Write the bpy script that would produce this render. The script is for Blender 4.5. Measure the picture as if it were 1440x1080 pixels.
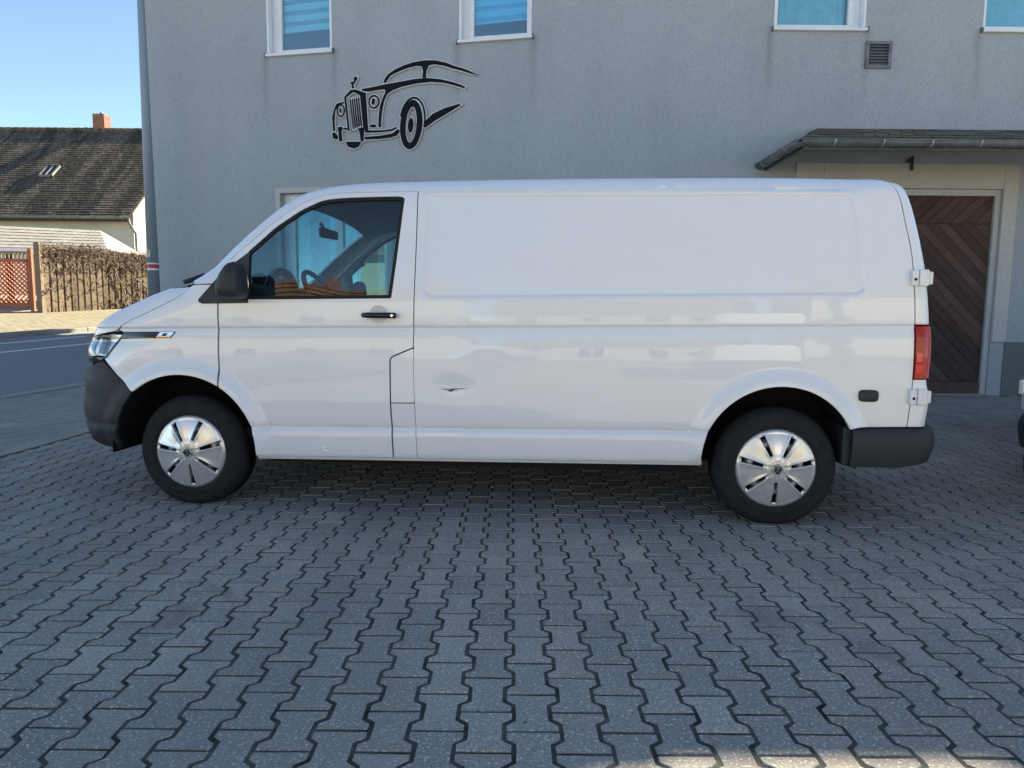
import bpy, bmesh, math, random
import numpy as np
from mathutils import Vector, Matrix
from mathutils.geometry import delaunay_2d_cdt
for o in list(bpy.data.objects): bpy.data.objects.remove(o)
SC = bpy.context.scene
COL = SC.collection
rnd = random.Random(7)
R = math.radians

# ------------------------------------------------------------------ camera
F_PX, HOR, CAM_H, ROLL = 940.0, 442.0, 1.147, 0.009
cam_d = bpy.data.cameras.new('camera'); cam = bpy.data.objects.new('camera', cam_d); COL.objects.link(cam)
cam_d.sensor_width = 36.0; cam_d.lens = F_PX/1440*36.0; cam_d.clip_start = 0.05; cam_d.clip_end = 900
_p = math.atan((540-HOR)/F_PX)
fw = Vector((0, math.cos(_p), -math.sin(_p))); up0 = Vector((0, math.sin(_p), math.cos(_p))); rt0 = Vector((1, 0, 0))
rt = rt0*math.cos(ROLL)+up0*math.sin(ROLL); up = up0*math.cos(ROLL)-rt0*math.sin(ROLL)
cam.matrix_world = Matrix(((rt.x, up.x, -fw.x, 0), (rt.y, up.y, -fw.y, 0), (rt.z, up.z, -fw.z, CAM_H), (0, 0, 0, 1)))
SC.camera = cam

# ------------------------------------------------------------------ sky, sun, exposure
SUN_AZ, SUN_EL = R(44.5), R(37.3)          # azimuth from +Y towards +X
w = bpy.data.worlds.new('World'); SC.world = w; w.use_nodes = True
nt = w.node_tree; nt.nodes.clear()
sky = nt.nodes.new('ShaderNodeTexSky'); sky.sky_type = 'NISHITA'; sky.sun_disc = False
sky.sun_elevation = SUN_EL; sky.sun_rotation = SUN_AZ; sky.altitude = 300; sky.air_density = 0.6; sky.dust_density = 0.0; sky.ozone_density = 2.2
bg = nt.nodes.new('ShaderNodeBackground'); bg.inputs[1].default_value = 0.094
wo = nt.nodes.new('ShaderNodeOutputWorld'); nt.links.new(sky.outputs[0], bg.inputs[0]); nt.links.new(bg.outputs[0], wo.inputs[0])
sd = bpy.data.lights.new('sun', 'SUN'); sd.energy = 5.0; sd.angle = R(0.45); sd.color = (1.0, 0.93, 0.82)
sun = bpy.data.objects.new('sun', sd); COL.objects.link(sun)
SDIR = Vector((math.sin(SUN_AZ)*math.cos(SUN_EL), math.cos(SUN_AZ)*math.cos(SUN_EL), math.sin(SUN_EL)))
sun.rotation_euler = SDIR.to_track_quat('Z', 'Y').to_euler(); sun.location = SDIR*60
SC.view_settings.view_transform = 'Standard'; SC.view_settings.look = 'None'
SC.view_settings.exposure = 2.0; SC.view_settings.gamma = 1.0; SC.view_settings.use_curve_mapping = False
SC.view_settings.use_white_balance = True; SC.view_settings.white_balance_temperature = 7500; SC.view_settings.white_balance_tint = 3
SC.render.engine = 'CYCLES'

# ------------------------------------------------------------------ materials
class NT:
    def __init__(s, name):
        s.m = bpy.data.materials.new(name); s.m.use_nodes = True; s.t = s.m.node_tree; s.t.nodes.clear()
        s.out = s.t.nodes.new('ShaderNodeOutputMaterial')
    def n(s, typ, **kw):
        nd = s.t.nodes.new('ShaderNode'+typ)
        for k, v in kw.items():
            if k in nd.inputs.keys(): nd.inputs[k].default_value = v
            else: setattr(nd, k, v)
        return nd
    def l(s, a, b): s.t.links.new(a, b)
    def inp(s, sock, v):
        if isinstance(v, bpy.types.NodeSocket): s.l(v, sock)
        else: sock.default_value = v
    def math(s, op, a, b=0.0, c=None):
        nd = s.t.nodes.new('ShaderNodeMath'); nd.operation = op
        s.inp(nd.inputs[0], a); s.inp(nd.inputs[1], b)
        if c is not None: s.inp(nd.inputs[2], c)
        return nd.outputs[0]
    def noise(s, scale, detail=4, rough=.6, vec=None, stretch=None, dist=0.0):
        nd = s.t.nodes.new('ShaderNodeTexNoise'); nd.inputs['Scale'].default_value = scale; nd.inputs['Detail'].default_value = detail
        nd.inputs['Roughness'].default_value = rough; nd.inputs['Distortion'].default_value = dist
        v = vec or s.coord()
        if stretch:
            mp = s.t.nodes.new('ShaderNodeMapping'); mp.inputs['Scale'].default_value = stretch; s.l(v, mp.inputs[0]); v = mp.outputs[0]
        s.l(v, nd.inputs['Vector']); return nd.outputs[0]
    def coord(s):
        if not hasattr(s, 'tc'): s.tc = s.t.nodes.new('ShaderNodeTexCoord')
        return s.tc.outputs['Object']
    def world(s):
        if not hasattr(s, 'geo'): s.geo = s.t.nodes.new('ShaderNodeNewGeometry')
        return s.geo.outputs['Position']
    def ramp(s, f, stops):
        nd = s.t.nodes.new('ShaderNodeValToRGB'); e = nd.color_ramp.elements
        while len(e) < len(stops): e.new(0.5)
        for i, (p, c) in enumerate(stops):
            e[i].position = p; e[i].color = (c, c, c, 1) if isinstance(c, (int, float)) else (*c, 1)
        s.l(f, nd.inputs[0]); return nd.outputs[0]
    def mix(s, f, a, b, typ='MIX'):
        nd = s.t.nodes.new('ShaderNodeMix'); nd.data_type = 'RGBA'; nd.blend_type = typ
        s.inp(nd.inputs[0], f)
        for sock, v in ((nd.inputs[6], a), (nd.inputs[7], b)):
            if isinstance(v, bpy.types.NodeSocket): s.l(v, sock)
            else: sock.default_value = (*v, 1)
        return nd.outputs[2]
    def bump(s, h, strength=.3, dist=.01, normal=None):
        nd = s.t.nodes.new('ShaderNodeBump'); nd.inputs['Strength'].default_value = strength; nd.inputs['Distance'].default_value = dist
        s.l(h, nd.inputs['Height'])
        if normal: s.l(normal, nd.inputs['Normal'])
        return nd.outputs[0]
    def bsdf(s, col, rough=.6, spec=.5, metal=0, coat=0, coat_rough=.03, normal=None, **kw):
        nd = s.t.nodes.new('ShaderNodeBsdfPrincipled')
        if isinstance(col, bpy.types.NodeSocket): s.l(col, nd.inputs['Base Color'])
        else: nd.inputs['Base Color'].default_value = (*col, 1)
        s.inp(nd.inputs['Roughness'], rough); nd.inputs['Metallic'].default_value = metal
        nd.inputs['Specular IOR Level'].default_value = spec
        nd.inputs['Coat Weight'].default_value = coat; nd.inputs['Coat Roughness'].default_value = coat_rough
        if normal: s.l(normal, nd.inputs['Normal'])
        for k, v in kw.items(): nd.inputs[k].default_value = v
        s.l(nd.outputs[0], s.out.inputs[0]); return nd
M = {}
def plain(name, col, rough=.5, spec=.5, metal=0, coat=0, var=.12, scale=6, bump=0, bscale=200, **kw):
    t = NT(name); f = t.noise(scale, 5, .65, vec=t.world())
    c = t.mix(t.ramp(f, [(.3, 0.0), (.7, 1.0)]), tuple(min(1, x*(1-var)) for x in col), tuple(min(1, x*(1+var)) for x in col))
    rr = t.math('MULTIPLY_ADD', f, .15, rough-.075) if rough > .1 else rough
    nm = t.bump(t.noise(bscale, 3, .6, vec=t.world()), bump, .003) if bump else None
    t.bsdf(c, rr, spec, metal, coat, normal=nm, **kw); M[name] = t.m; return t.m

def mk_paint():
    t = NT('white_paint'); p = t.coord()
    dirt = t.noise(3.2, 6, .7, stretch=(1, 1, 2))
    sep = t.n('SeparateXYZ'); t.l(p, sep.inputs[0])
    low = t.math('SUBTRACT', 1.0, t.math('MULTIPLY', sep.outputs[2], 1.9)); low = t.math('MAXIMUM', low, 0.0)
    spat = t.ramp(t.noise(55, 4, .7), [(.52, 0.0), (.75, 1.0)])
    d = t.math('MULTIPLY', t.math('MULTIPLY', low, spat), .38)
    d = t.math('ADD', d, t.math('MULTIPLY', t.ramp(dirt, [(.45, 0.0), (.8, 1.0)]), .05))
    col = t.mix(d, (.80, .805, .81), (.45, .43, .40))
    orange = t.bump(t.noise(70, 2, .5), .012, .002)
    wav = t.bump(t.noise(2.2, 2, .4), .10, .006, orange)
    t.bsdf(col, t.math('MULTIPLY_ADD', dirt, .12, .28), .5, coat=1.0, coat_rough=.02, normal=wav); M['paint'] = t.m
mk_paint()
def mk_glass(name, tint, rough=.0, dirt=.05, refl=1.7):
    t = NT(name)
    tr = t.n('BsdfTransparent'); tr.inputs[0].default_value = (*tint, 1)
    gl = t.n('BsdfGlossy'); gl.inputs['Roughness'].default_value = rough; gl.inputs[0].default_value = (1, 1, 1, 1)
    g_ = t.n('NewGeometry'); fr = t.n('Fresnel'); t.l(t.math('MULTIPLY_ADD', g_.outputs['Backfacing'], 1/1.52-1.52, 1.52), fr.inputs[0])   # a thin pane: the same from both sides
    f2 = t.math('MINIMUM', t.math('MULTIPLY', fr.outputs[0], refl), 1.0)
    df = t.n('BsdfDiffuse'); df.inputs[0].default_value = (.55, .55, .52, 1)
    dm = t.n('MixShader'); t.inp(dm.inputs[0], t.math('MULTIPLY', t.noise(9, 5, .7, vec=t.world()), dirt)); t.l(tr.outputs[0], dm.inputs[1]); t.l(df.outputs[0], dm.inputs[2])
    mx = t.n('MixShader'); t.l(f2, mx.inputs[0]); t.l(dm.outputs[0], mx.inputs[1]); t.l(gl.outputs[0], mx.inputs[2]); t.l(mx.outputs[0], t.out.inputs[0])
    M[name] = t.m
mk_glass('car_glass', (.48, .73, .78), .0, .02, 1.35); mk_glass('window_glass', (.66, .92, .96), .0, .04, 3.0); mk_glass('lamp_glass', (.93, .95, .97), .0, .02)
plain('black_plastic', (.022, .023, .025), .55, .45, bump=.25, bscale=420)
plain('grey_plastic', (.027, .029, .031), .6, .4, bump=.3, bscale=300)
plain('gloss_black', (.008, .008, .009), .08, .5, var=.05)
plain('rubber', (.015, .015, .016), .75, .3, var=.3, scale=30)
plain('tyre', (.018, .018, .019), .82, .25, var=.35, scale=22, bump=.3, bscale=160)
plain('silver', (.66, .66, .65), .26, .5, metal=.6, coat=.4, var=.02, scale=2)
plain('steel_dark', (.03, .03, .032), .5, .4, metal=.3)
plain('chrome', (.75, .76, .78), .08, .5, metal=1, var=.04)
plain('cab_trim', (.10, .105, .11), .75, .3, bump=.2)
plain('cab_light', (.30, .30, .30), .8, .2)
plain('dash', (.03, .031, .034), .7, .3, bump=.25)
plain('seat_cloth', (.045, .047, .052), .9, .2, bump=.4)
plain('underbody', (.012, .012, .013), .9, .2)
plain('white_trim', (.74, .75, .76), .35, .5, coat=.3, var=.05)
plain('pvc', (.74, .75, .77), .35, .5, var=.06, scale=3)
plain('zinc', (.17, .175, .17), .55, .5, metal=.35, var=.35, scale=5)
plain('dark_iron', (.02, .021, .023), .5, .5)
plain('sign_black', (.006, .007, .010), .7, .15)
plain('sign_pale', (.62, .63, .62), .5, .5)
plain('curtain', (.62, .66, .64), .9, .2)
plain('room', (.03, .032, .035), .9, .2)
plain('plate', (.7, .7, .7), .4)
plain('marker_orange', (.8, .3, .03), .3)
def mk_tail():
    t = NT('tail_lens'); p = t.coord()
    f = t.noise(16, 2, .5, stretch=(1, 1, .35))
    c = t.mix(t.ramp(f, [(.35, 0.0), (.65, 1.0)]), (.30, .001, .005), (.52, .003, .010))
    t.bsdf(c, .25, .35, coat=.45, coat_rough=.03); M['tail'] = t.m
mk_tail()
def mk_stucco(name, a, b, sills=()):
    t = NT(name); p = t.world()
    big = t.noise(.55, 5, .6, vec=p); streak = t.noise(1.3, 5, .65, vec=p, stretch=(1, 1, .12)); fine = t.noise(75, 3, .7, vec=p, stretch=(1, 1, .6)); mid = t.noise(30, 4, .65, vec=p, stretch=(1, 1, .5))
    f = t.math('ADD', t.math('MULTIPLY', big, .33), t.math('MULTIPLY', streak, .30)); f = t.math('ADD', f, t.math('MULTIPLY', mid, .37))
    c = t.mix(t.ramp(f, [(.36, 0.0), (.64, 1.0)]), a, b)
    h = t.math('ADD', t.math('MULTIPLY', fine, .6), t.math('MULTIPLY', mid, .7))
    c = t.mix(t.math('MULTIPLY', t.ramp(fine, [(.34, 1.0), (.52, 0.0)]), .42), c, tuple(x*.55 for x in a))
    if sills:       # run-off marks below the ends of the window sills
        sep = t.n('SeparateXYZ'); t.l(p, sep.inputs[0]); m_ = 0.0
        for x in sills:
            q = t.math('DIVIDE', t.math('SUBTRACT', sep.outputs[0], x), .055); g = t.math('POWER', 2.718, t.math('MULTIPLY', t.math('MULTIPLY', q, q), -1.0)); m_ = t.math('ADD', g, m_)
        fall = t.math('MULTIPLY', t.math('LESS_THAN', sep.outputs[2], 5.19), t.math('MAXIMUM', t.math('SUBTRACT', 1.0, t.math('MULTIPLY', t.math('SUBTRACT', 5.19, sep.outputs[2]), .9)), 0.0))
        m_ = t.math('MULTIPLY', t.math('MULTIPLY', m_, fall), t.math('MULTIPLY', t.noise(9, 4, .7, vec=p, stretch=(3, 3, .25)), .75))
        c = t.mix(m_, c, tuple(x*.42 for x in a))
    t.bsdf(c, .92, .2, normal=t.bump(h, .6, .012)); M[name] = t.m
mk_stucco('stucco', (.325, .352, .37), (.415, .44, .458), (-3.99, -2.83, -.87, .27, 3.63, 5.02, 6.6)); mk_stucco('plinth', (.13, .145, .155), (.17, .18, .185)); mk_stucco('render_cream', (.42, .41, .33), (.55, .53, .43)); mk_stucco('surround', (.46, .45, .42), (.56, .55, .52))
mk_stucco('render_warm', (.60, .52, .40), (.70, .62, .48))
def mk_paver():
    t = NT('paver'); p = t.world()
    geo = t.n('NewGeometry'); oi = t.n('ObjectInfo')
    r = t.math('FRACT', t.math('ADD', geo.outputs['Random Per Island'], oi.outputs['Random']))
    tone = t.ramp(r, [(0.0, (.25, .228, .196)), (.25, (.315, .286, .245)), (.5, (.385, .346, .292)), (.75, (.28, .257, .224)), (.9, (.37, .308, .246)), (1.0, (.46, .413, .345))])
    big = t.noise(.9, 5, .6, vec=p); mid = t.noise(14, 5, .7, vec=p); fine = t.noise(150, 3, .75, vec=p); sp = t.noise(105, 2, .5, vec=p)
    c = t.mix(t.ramp(mid, [(.3, 0.0), (.75, 1.0)]), tone, t.mix(.5, tone, (.42, .40, .37)))
    c = t.mix(t.math('MULTIPLY', t.ramp(big, [(.35, 1.0), (.6, 0.0)]), .30), c, (.17, .16, .148))
    c = t.mix(t.math('MULTIPLY', t.ramp(fine, [(.36, 1.0), (.52, 0.0)]), .6), c, (.11, .105, .097))
    c = t.mix(t.ramp(sp, [(.59, 0.0), (.66, .75)]), c, (.66, .63, .58))
    c = t.mix(t.ramp(t.noise(5.5, 3, .5, vec=p), [(.70, 0.0), (.76, .55)]), c, (.045, .045, .046))
    c = t.mix(t.ramp(t.noise(1.35, 5, .62, vec=p, dist=.5), [(.60, 0.0), (.68, .45)]), c, (.11, .105, .10))       # old oil and damp
    c = t.mix(t.ramp(t.noise(.5, 4, .6, vec=p, stretch=(2.2, .25, 1)), [(.52, 0.0), (.62, .30)]), c, (.19, .18, .165))   # faint wheel tracks
    c = t.mix(t.ramp(t.noise(24, 3, .6, vec=p), [(.66, 0.0), (.74, .35)]), c, (.52, .49, .44))                        # lime bloom
    h = t.math('ADD', t.math('MULTIPLY', fine, .8), t.math('MULTIPLY', sp, .5))
    t.bsdf(c, t.math('MULTIPLY_ADD', mid, .25, .68), .25, normal=t.bump(h, .6, .004)); M['paver'] = t.m
mk_paver()
plain('joint_sand', (.075, .073, .064), .95, .1, var=.7, scale=9, bump=.6, bscale=300)
def mk_asphalt():
    t = NT('asphalt'); p = t.world()
    fine = t.noise(160, 3, .7, vec=p); big = t.noise(.8, 5, .6, vec=p, stretch=(1, .4, 1))
    c = t.mix(t.ramp(fine, [(.3, 0.0), (.7, 1.0)]), (.165, .16, .152), (.28, .272, .255)); c = t.mix(t.math('MULTIPLY', t.ramp(big, [(.4, 0.0), (.7, 1.0)]), .3), c, (.15, .15, .148))
    t.bsdf(c, .85, .3, normal=t.bump(fine, .5, .004)); M['asphalt'] = t.m
mk_asphalt()
plain('road_paint', (.62, .62, .60), .7, .3, var=.25, scale=14)
plain('kerb_stone', (.30, .29, .27), .85, .2, var=.2, scale=10, bump=.5)
plain('light_paver', (.21, .185, .135), .9, .2, var=.2, scale=5, bump=.5)
plain('soil', (.26, .245, .215), .95, .1, var=.3, scale=3, bump=.6, bscale=40)
def mk_wood(name, a, b, axis=2, sc=8, rough=.8, coat=0):
    t = NT(name); p = t.coord(); oi = t.n('ObjectInfo')
    st = [22, 22, 22]; st[axis] = 1.1
    add = t.n('VectorMath', operation='ADD'); t.l(p, add.inputs[0])
    cmb = t.n('CombineXYZ'); t.l(t.math('MULTIPLY', oi.outputs['Random'], 37.0), cmb.inputs[0]); t.l(t.math('MULTIPLY', oi.outputs['Random'], 11.0), cmb.inputs[2]); t.l(cmb.outputs[0], add.inputs[1])
    g = t.noise(sc/4, 6, .7, vec=add.outputs[0], stretch=tuple(st), dist=.6); blot = t.noise(3.5, 5, .7, vec=add.outputs[0])
    f = t.math('ADD', t.math('MULTIPLY', g, .65), t.math('MULTIPLY', blot, .35))
    f = t.math('ADD', f, t.math('MULTIPLY', t.math('SUBTRACT', oi.outputs['Random'], .5), .28))
    c = t.mix(t.ramp(f, [(.30, 0.0), (.70, 1.0)]), a, b)
    t.bsdf(c, rough, .3, coat=coat, normal=t.bump(g, .5, .004)); M[name] = t.m
mk_wood('gate_wood', (.045, .025, .021), (.135, .078, .063)); mk_wood('fence_wood', (.11, .08, .055), (.28, .21, .15)); mk_wood('red_wood', (.36, .12, .07), (.52, .20, .12))
plain('twig', (.20, .15, .115), .9, .2, var=.45, scale=40)
def mk_roof(name, a, b, moss=(.06, .06, .04)):
    t = NT(name); p = t.world(); geo = t.n('NewGeometry')
    str_ = t.noise(.9, 5, .65, vec=p, stretch=(1.9, .22, .22)); fine = t.noise(30, 4, .7, vec=p)
    c = t.mix(geo.outputs['Random Per Island'], a, b)
    c = t.mix(t.ramp(str_, [(.42, 0.0), (.56, .85)]), c, moss); c = t.mix(t.math('MULTIPLY', fine, .4), c, tuple(x*.5 for x in a))
    t.bsdf(c, .9, .2, normal=t.bump(fine, .5, .01)); M[name] = t.m
mk_roof('old_tile', (.11, .09, .07), (.19, .155, .125), (.045, .04, .034)); mk_roof('white_tile', (.36, .345, .31), (.43, .415, .38), (.33, .31, .28)); mk_roof('orange_tile', (.27, .15, .075), (.36, .21, .10), (.2, .13, .07)); mk_roof('felt', (.115, .10, .085), (.15, .135, .115), (.19, .175, .145))
plain('brick', (.27, .13, .095), .9, .2, var=.3, scale=9, bump=.5, bscale=60)
def mk_pole():
    t = NT('pole_paint'); p = t.world(); f = t.noise(6, 5, .7, vec=p)
    t.bsdf(t.mix(f, (.22, .26, .30), (.30, .34, .38)), .5, .4, metal=.1); M['pole'] = t.m
mk_pole()
plain('red_band', (.50, .03, .04), .5); plain('white_band', (.75, .75, .73), .5)
plain('leaf_dry', (.10, .09, .04), .9); plain('hedge_leaf', (.045, .07, .025), .8, var=.4, scale=20)

# ------------------------------------------------------------------ helpers
def tag(o, label=None, cat=None, group=None, kind=None):
    if label: o['label'] = label
    if cat: o['category'] = cat
    if group: o['group'] = group
    if kind: o['kind'] = kind
    return o
def empty(name, loc=(0, 0, 0), rz=0.0, label=None, cat=None, group=None):
    o = bpy.data.objects.new(name, None); COL.objects.link(o); o.location = loc; o.rotation_euler = (0, 0, rz); o.empty_display_size = .2
    return tag(o, label, cat, group)
def link(name, me, mat, parent=None):
    o = bpy.data.objects.new(name, me); COL.objects.link(o)
    if mat is not None:
        for m in (mat if isinstance(mat, list) else [mat]): me.materials.append(M[m] if isinstance(m, str) else m)
    if parent is not None: o.parent = parent
    return o
class MB:
    def __init__(s): s.v = []; s.f = []; s.sm = []; s.mi = []
    def add(s, vs, fs, smooth=False, mi=0):
        k = len(s.v); s.v += [tuple(map(float, v)) for v in vs]
        for f in fs: s.f.append(tuple(i+k for i in f)); s.sm.append(smooth); s.mi.append(mi)
        return s
    def box(s, lo, hi, mi=0):
        (a, b, c), (d, e, f) = lo, hi
        return s.add([(a, b, c), (d, b, c), (d, e, c), (a, e, c), (a, b, f), (d, b, f), (d, e, f), (a, e, f)],
                     [(0, 3, 2, 1), (4, 5, 6, 7), (0, 1, 5, 4), (1, 2, 6, 5), (2, 3, 7, 6), (3, 0, 4, 7)], mi=mi)
    def obox(s, o, ax, ay, az, mi=0):      # oriented box from a corner and three edge vectors
        o, ax, ay, az = map(Vector, (o, ax, ay, az))
        P = [o, o+ax, o+ax+ay, o+ay]; P += [p+az for p in P]
        fs = [(0, 3, 2, 1), (4, 5, 6, 7), (0, 1, 5, 4), (1, 2, 6, 5), (2, 3, 7, 6), (3, 0, 4, 7)]
        if ax.cross(ay).dot(az) < 0: fs = [tuple(reversed(f)) for f in fs]
        return s.add(P, fs, mi=mi)
    def beam(s, p, q, wd, ht, upv=(0, 0, 1), mi=0):
        p, q, upv = Vector(p), Vector(q), Vector(upv); d = q-p; sx = d.cross(upv).normalized(); u = sx.cross(d).normalized()
        return s.obox(p-sx*wd/2-u*ht/2, d, sx*wd, u*ht, mi)
    def tube(s, pts, rad, n=8, caps=True, smooth=True, mi=0):
        pts = [Vector(p) for p in pts]; rs = rad if isinstance(rad, (list, tuple)) else [rad]*len(pts)
        vs = []; prev = None
        for i, p in enumerate(pts):
            d = (pts[min(i+1, len(pts)-1)]-pts[max(i-1, 0)]).normalized()
            a = prev-d*prev.dot(d) if prev is not None else d.orthogonal()
            if a.length < 1e-6: a = d.orthogonal()
            a.normalize(); b = d.cross(a); prev = a
            for k in range(n):
                t = 2*math.pi*k/n; vs.append(p+(a*math.cos(t)+b*math.sin(t))*rs[i])
        fs = []
        for i in range(len(pts)-1):
            for k in range(n): fs.append((i*n+k, i*n+(k+1) % n, (i+1)*n+(k+1) % n, (i+1)*n+k))
        s.add(vs, fs, smooth, mi)
        if caps:
            k0 = len(s.v)-len(vs)
            s.f.append(tuple(k0+k for k in reversed(range(n)))); s.f.append(tuple(k0+(len(pts)-1)*n+k for k in range(n))); s.sm += [False]*2; s.mi += [mi]*2
        return s
    def lathe(s, prof, n=32, axis='y', c=(0, 0, 0), smooth=True, mi=0, closed=False):   # prof: (radius, axial)
        vs = []
        for r_, a in prof:
            for k in range(n):
                t = 2*math.pi*k/n; u, v = r_*math.cos(t), r_*math.sin(t)
                vs.append((c[0]+u, c[1]+a, c[2]+v) if axis == 'y' else (c[0]+u, c[1]+v, c[2]+a) if axis == 'z' else (c[0]+a, c[1]+u, c[2]+v))
        fs = []; m = len(prof)
        for i in range(m if closed else m-1):
            j = (i+1) % m
            for k in range(n): fs.append((i*n+k, i*n+(k+1) % n, j*n+(k+1) % n, j*n+k))
        return s.add(vs, fs, smooth, mi)
    def prism(s, poly, fn, d0, d1, mi=0):    # poly in (u,v); fn(u,v,d) -> xyz ; d0 back, d1 front
        n = len(poly); vs = [fn(u, v, d0) for u, v in poly]+[fn(u, v, d1) for u, v in poly]
        return s.add(vs, [tuple(range(n)), tuple(reversed(range(n, 2*n)))]+[(i, i+n, (i+1) % n+n, (i+1) % n) for i in range(n)], mi=mi)
    def quad(s, a, b, c, d, mi=0): return s.add([a, b, c, d], [(0, 1, 2, 3)], mi=mi)
    def mesh(s, name, fixn=False):
        me = bpy.data.meshes.new(name); me.from_pydata(s.v, [], s.f)
        me.polygons.foreach_set('use_smooth', s.sm)
        if any(s.mi): me.polygons.foreach_set('material_index', s.mi)
        if fixn:
            bm = bmesh.new(); bm.from_mesh(me); bmesh.ops.recalc_face_normals(bm, faces=bm.faces); bm.to_mesh(me); bm.free()
        me.update(); return me
    def build(s, name, mat, parent=None, fixn=False, bevel=0):
        o = link(name, s.mesh(name, fixn), mat, parent)
        if bevel:
            b = o.modifiers.new('bevel', 'BEVEL'); b.width = bevel; b.segments = 2; b.limit_method = 'ANGLE'; b.angle_limit = R(40)
        return o
def islands(mm, name, mat, parent=None, bevel=0):     # every separate piece of a builder becomes a part of its own
    par = list(range(len(mm.v)))
    def find(a):
        while par[a] != a: par[a] = par[par[a]]; a = par[a]
        return a
    for f in mm.f:
        for q in f[1:]: par[find(q)] = find(f[0])
    groups = {}
    for k, f in enumerate(mm.f): groups.setdefault(find(f[0]), []).append(k)
    for g in groups.values():
        m2 = MB(); ids = sorted({q for k in g for q in mm.f[k]}); mp = {q: i for i, q in enumerate(ids)}
        m2.v = [mm.v[q] for q in ids]; m2.f = [tuple(mp[q] for q in mm.f[k]) for k in g]; m2.sm = [mm.sm[k] for k in g]; m2.mi = [0]*len(g)
        m2.build(name, mat, parent, fixn=True, bevel=bevel)
def resample(poly, step, closed=True):
    P = [np.array(p, float) for p in poly]; out = []
    n = len(P)
    for i in range(n if closed else n-1):
        a, b = P[i], P[(i+1) % n]; k = max(1, int(math.ceil(np.linalg.norm(b-a)/step)))
        for j in range(k): out.append(a+(b-a)*j/k)
    if not closed: out.append(P[-1])
    return np.array(out)
def area(p): p = np.asarray(p); q = np.roll(p, -1, 0); return .5*np.sum(p[:, 0]*q[:, 1]-q[:, 0]*p[:, 1])
def offset_poly(p, d):                         # d > 0 grows
    p = np.asarray(p, float)
    sgn = 1 if area(p) > 0 else -1
    e = np.roll(p, -1, 0)-p; L = np.linalg.norm(e, axis=1, keepdims=True); L[L < 1e-9] = 1e-9
    nrm = np.stack([e[:, 1], -e[:, 0]], 1)/L*sgn
    m = nrm+np.roll(nrm, 1, 0); q = np.maximum(np.sum(m*m, 1, keepdims=True), .35)
    return p+d*2*m/q
def inpoly(pts, poly):
    x, y = pts[:, 0], pts[:, 1]; c = np.zeros(len(pts), bool); n = len(poly); j = n-1
    for i in range(n):
        xi, yi = poly[i]; xj, yj = poly[j]
        if yi != yj:
            c ^= ((yi > y) != (yj > y)) & (x < (xj-xi)*(y-yi)/(yj-yi)+xi)
        j = i
    return c
def smooth_curve(pts, step=.02, closed=False):  # Catmull-Rom resample
    P = np.array(pts, float); n = len(P); out = []
    for i in range(n if closed else n-1):
        p0 = P[i-1] if (i > 0 or closed) else 2*P[0]-P[1]; p1 = P[i]; p2 = P[(i+1) % n]; p3 = P[(i+2) % n] if (i+2 < n or closed) else 2*P[-1]-P[-2]
        k = max(1, int(np.linalg.norm(p2-p1)/step))
        for j in range(k):
            t = j/k; out.append(.5*((2*p1)+(-p0+p2)*t+(2*p0-5*p1+4*p2-p3)*t*t+(-p0+3*p1-3*p2+p3)*t**3))
    if not closed: out.append(P[-1])
    return np.array(out)
plain('tail_pale', (.75, .10, .09), .3, .4, coat=.4); plain('tail_bright', (.75, .02, .02), .3, .4, coat=.4); plain('tail_deep', (.30, .004, .008), .15, .5, coat=1)
plain('lamp_chrome', (.55, .53, .50), .25, .5, metal=.85, var=.3, scale=25)
plain('dial_face', (.10, .12, .15), .3); plain('scratch_dark', (.06, .07, .08), .6); plain('dish_paint', (.66, .66, .67), .35, coat=.5); plain('rim_grey', (.50, .50, .50), .45, metal=.3)

# ================================================================== TERRAIN
def Gz(X, Y): return min(max(0.0, -.0522*X+.0777*Y-1.0), 1.7)
SD = Vector((.34, .94, 0)).normalized(); SN = Vector((-SD.y, SD.x, 0))      # street direction and its left normal
def st(n, s, dz=0.0):
    p = SN*n+SD*s; return (p.x, p.y, Gz(p.x, p.y)+dz)
def sheet(name, ns, ss, dz, mat, kind='structure'):
    m = MB(); vs = [st(n, s, dz) for n in ns for s in ss]; k = len(ss)
    m.add(vs, [(i*k+j, i*k+j+1, (i+1)*k+j+1, (i+1)*k+j) for i in range(len(ns)-1) for j in range(k-1)])
    o = m.build(name, mat, fixn=True); tag(o, kind=kind); return o
def frange(a, b, n): return [a+(b-a)*i/n for i in range(n+1)]
# the one sheet that reaches the horizon
m = MB(); gx = [-400, -120, -60, -40, -30]+frange(-24, 24, 48)+[30, 60, 120, 400]; gy = [-400, -120, -60, -30]+frange(-24, 60, 84)+[90, 150, 400]
m.add([(x, y, Gz(x, y)-.035) for y in gy for x in gx], [(j*len(gx)+i, j*len(gx)+i+1, (j+1)*len(gx)+i+1, (j+1)*len(gx)+i) for j in range(len(gy)-1) for i in range(len(gx)-1)])
tag(m.build('ground', 'soil'), kind='structure')
sheet('road', frange(9.3, 14.2, 12), frange(-60, 80, 140), .0, 'asphalt')
for nm, n0, n1, a, b in (('road_marking', 12.48, 12.60, -60, 80), ('road_marking', 13.45, 13.56, -60, 10.4)):
    sheet(nm, [n0, n1], frange(a, b, 140), .004, 'road_paint')
def kerb(name, n, s0, s1, parent):
    k = 0; s = s0
    first = None
    while s < s1:
        p = Vector(st(n, s)); q = Vector(st(n, s+.985)); mm = MB(); d = q-p
        mm.obox(p-SN*.06-Vector((0, 0, .05)), d, SN*.12, (0, 0, .13)); mm.build('kerb_block', 'kerb_stone', parent, fixn=True, bevel=.008); s += 1.0
kn = tag(bpy.data.objects.new('kerb', None), kind='structure'); COL.objects.link(kn)
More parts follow.
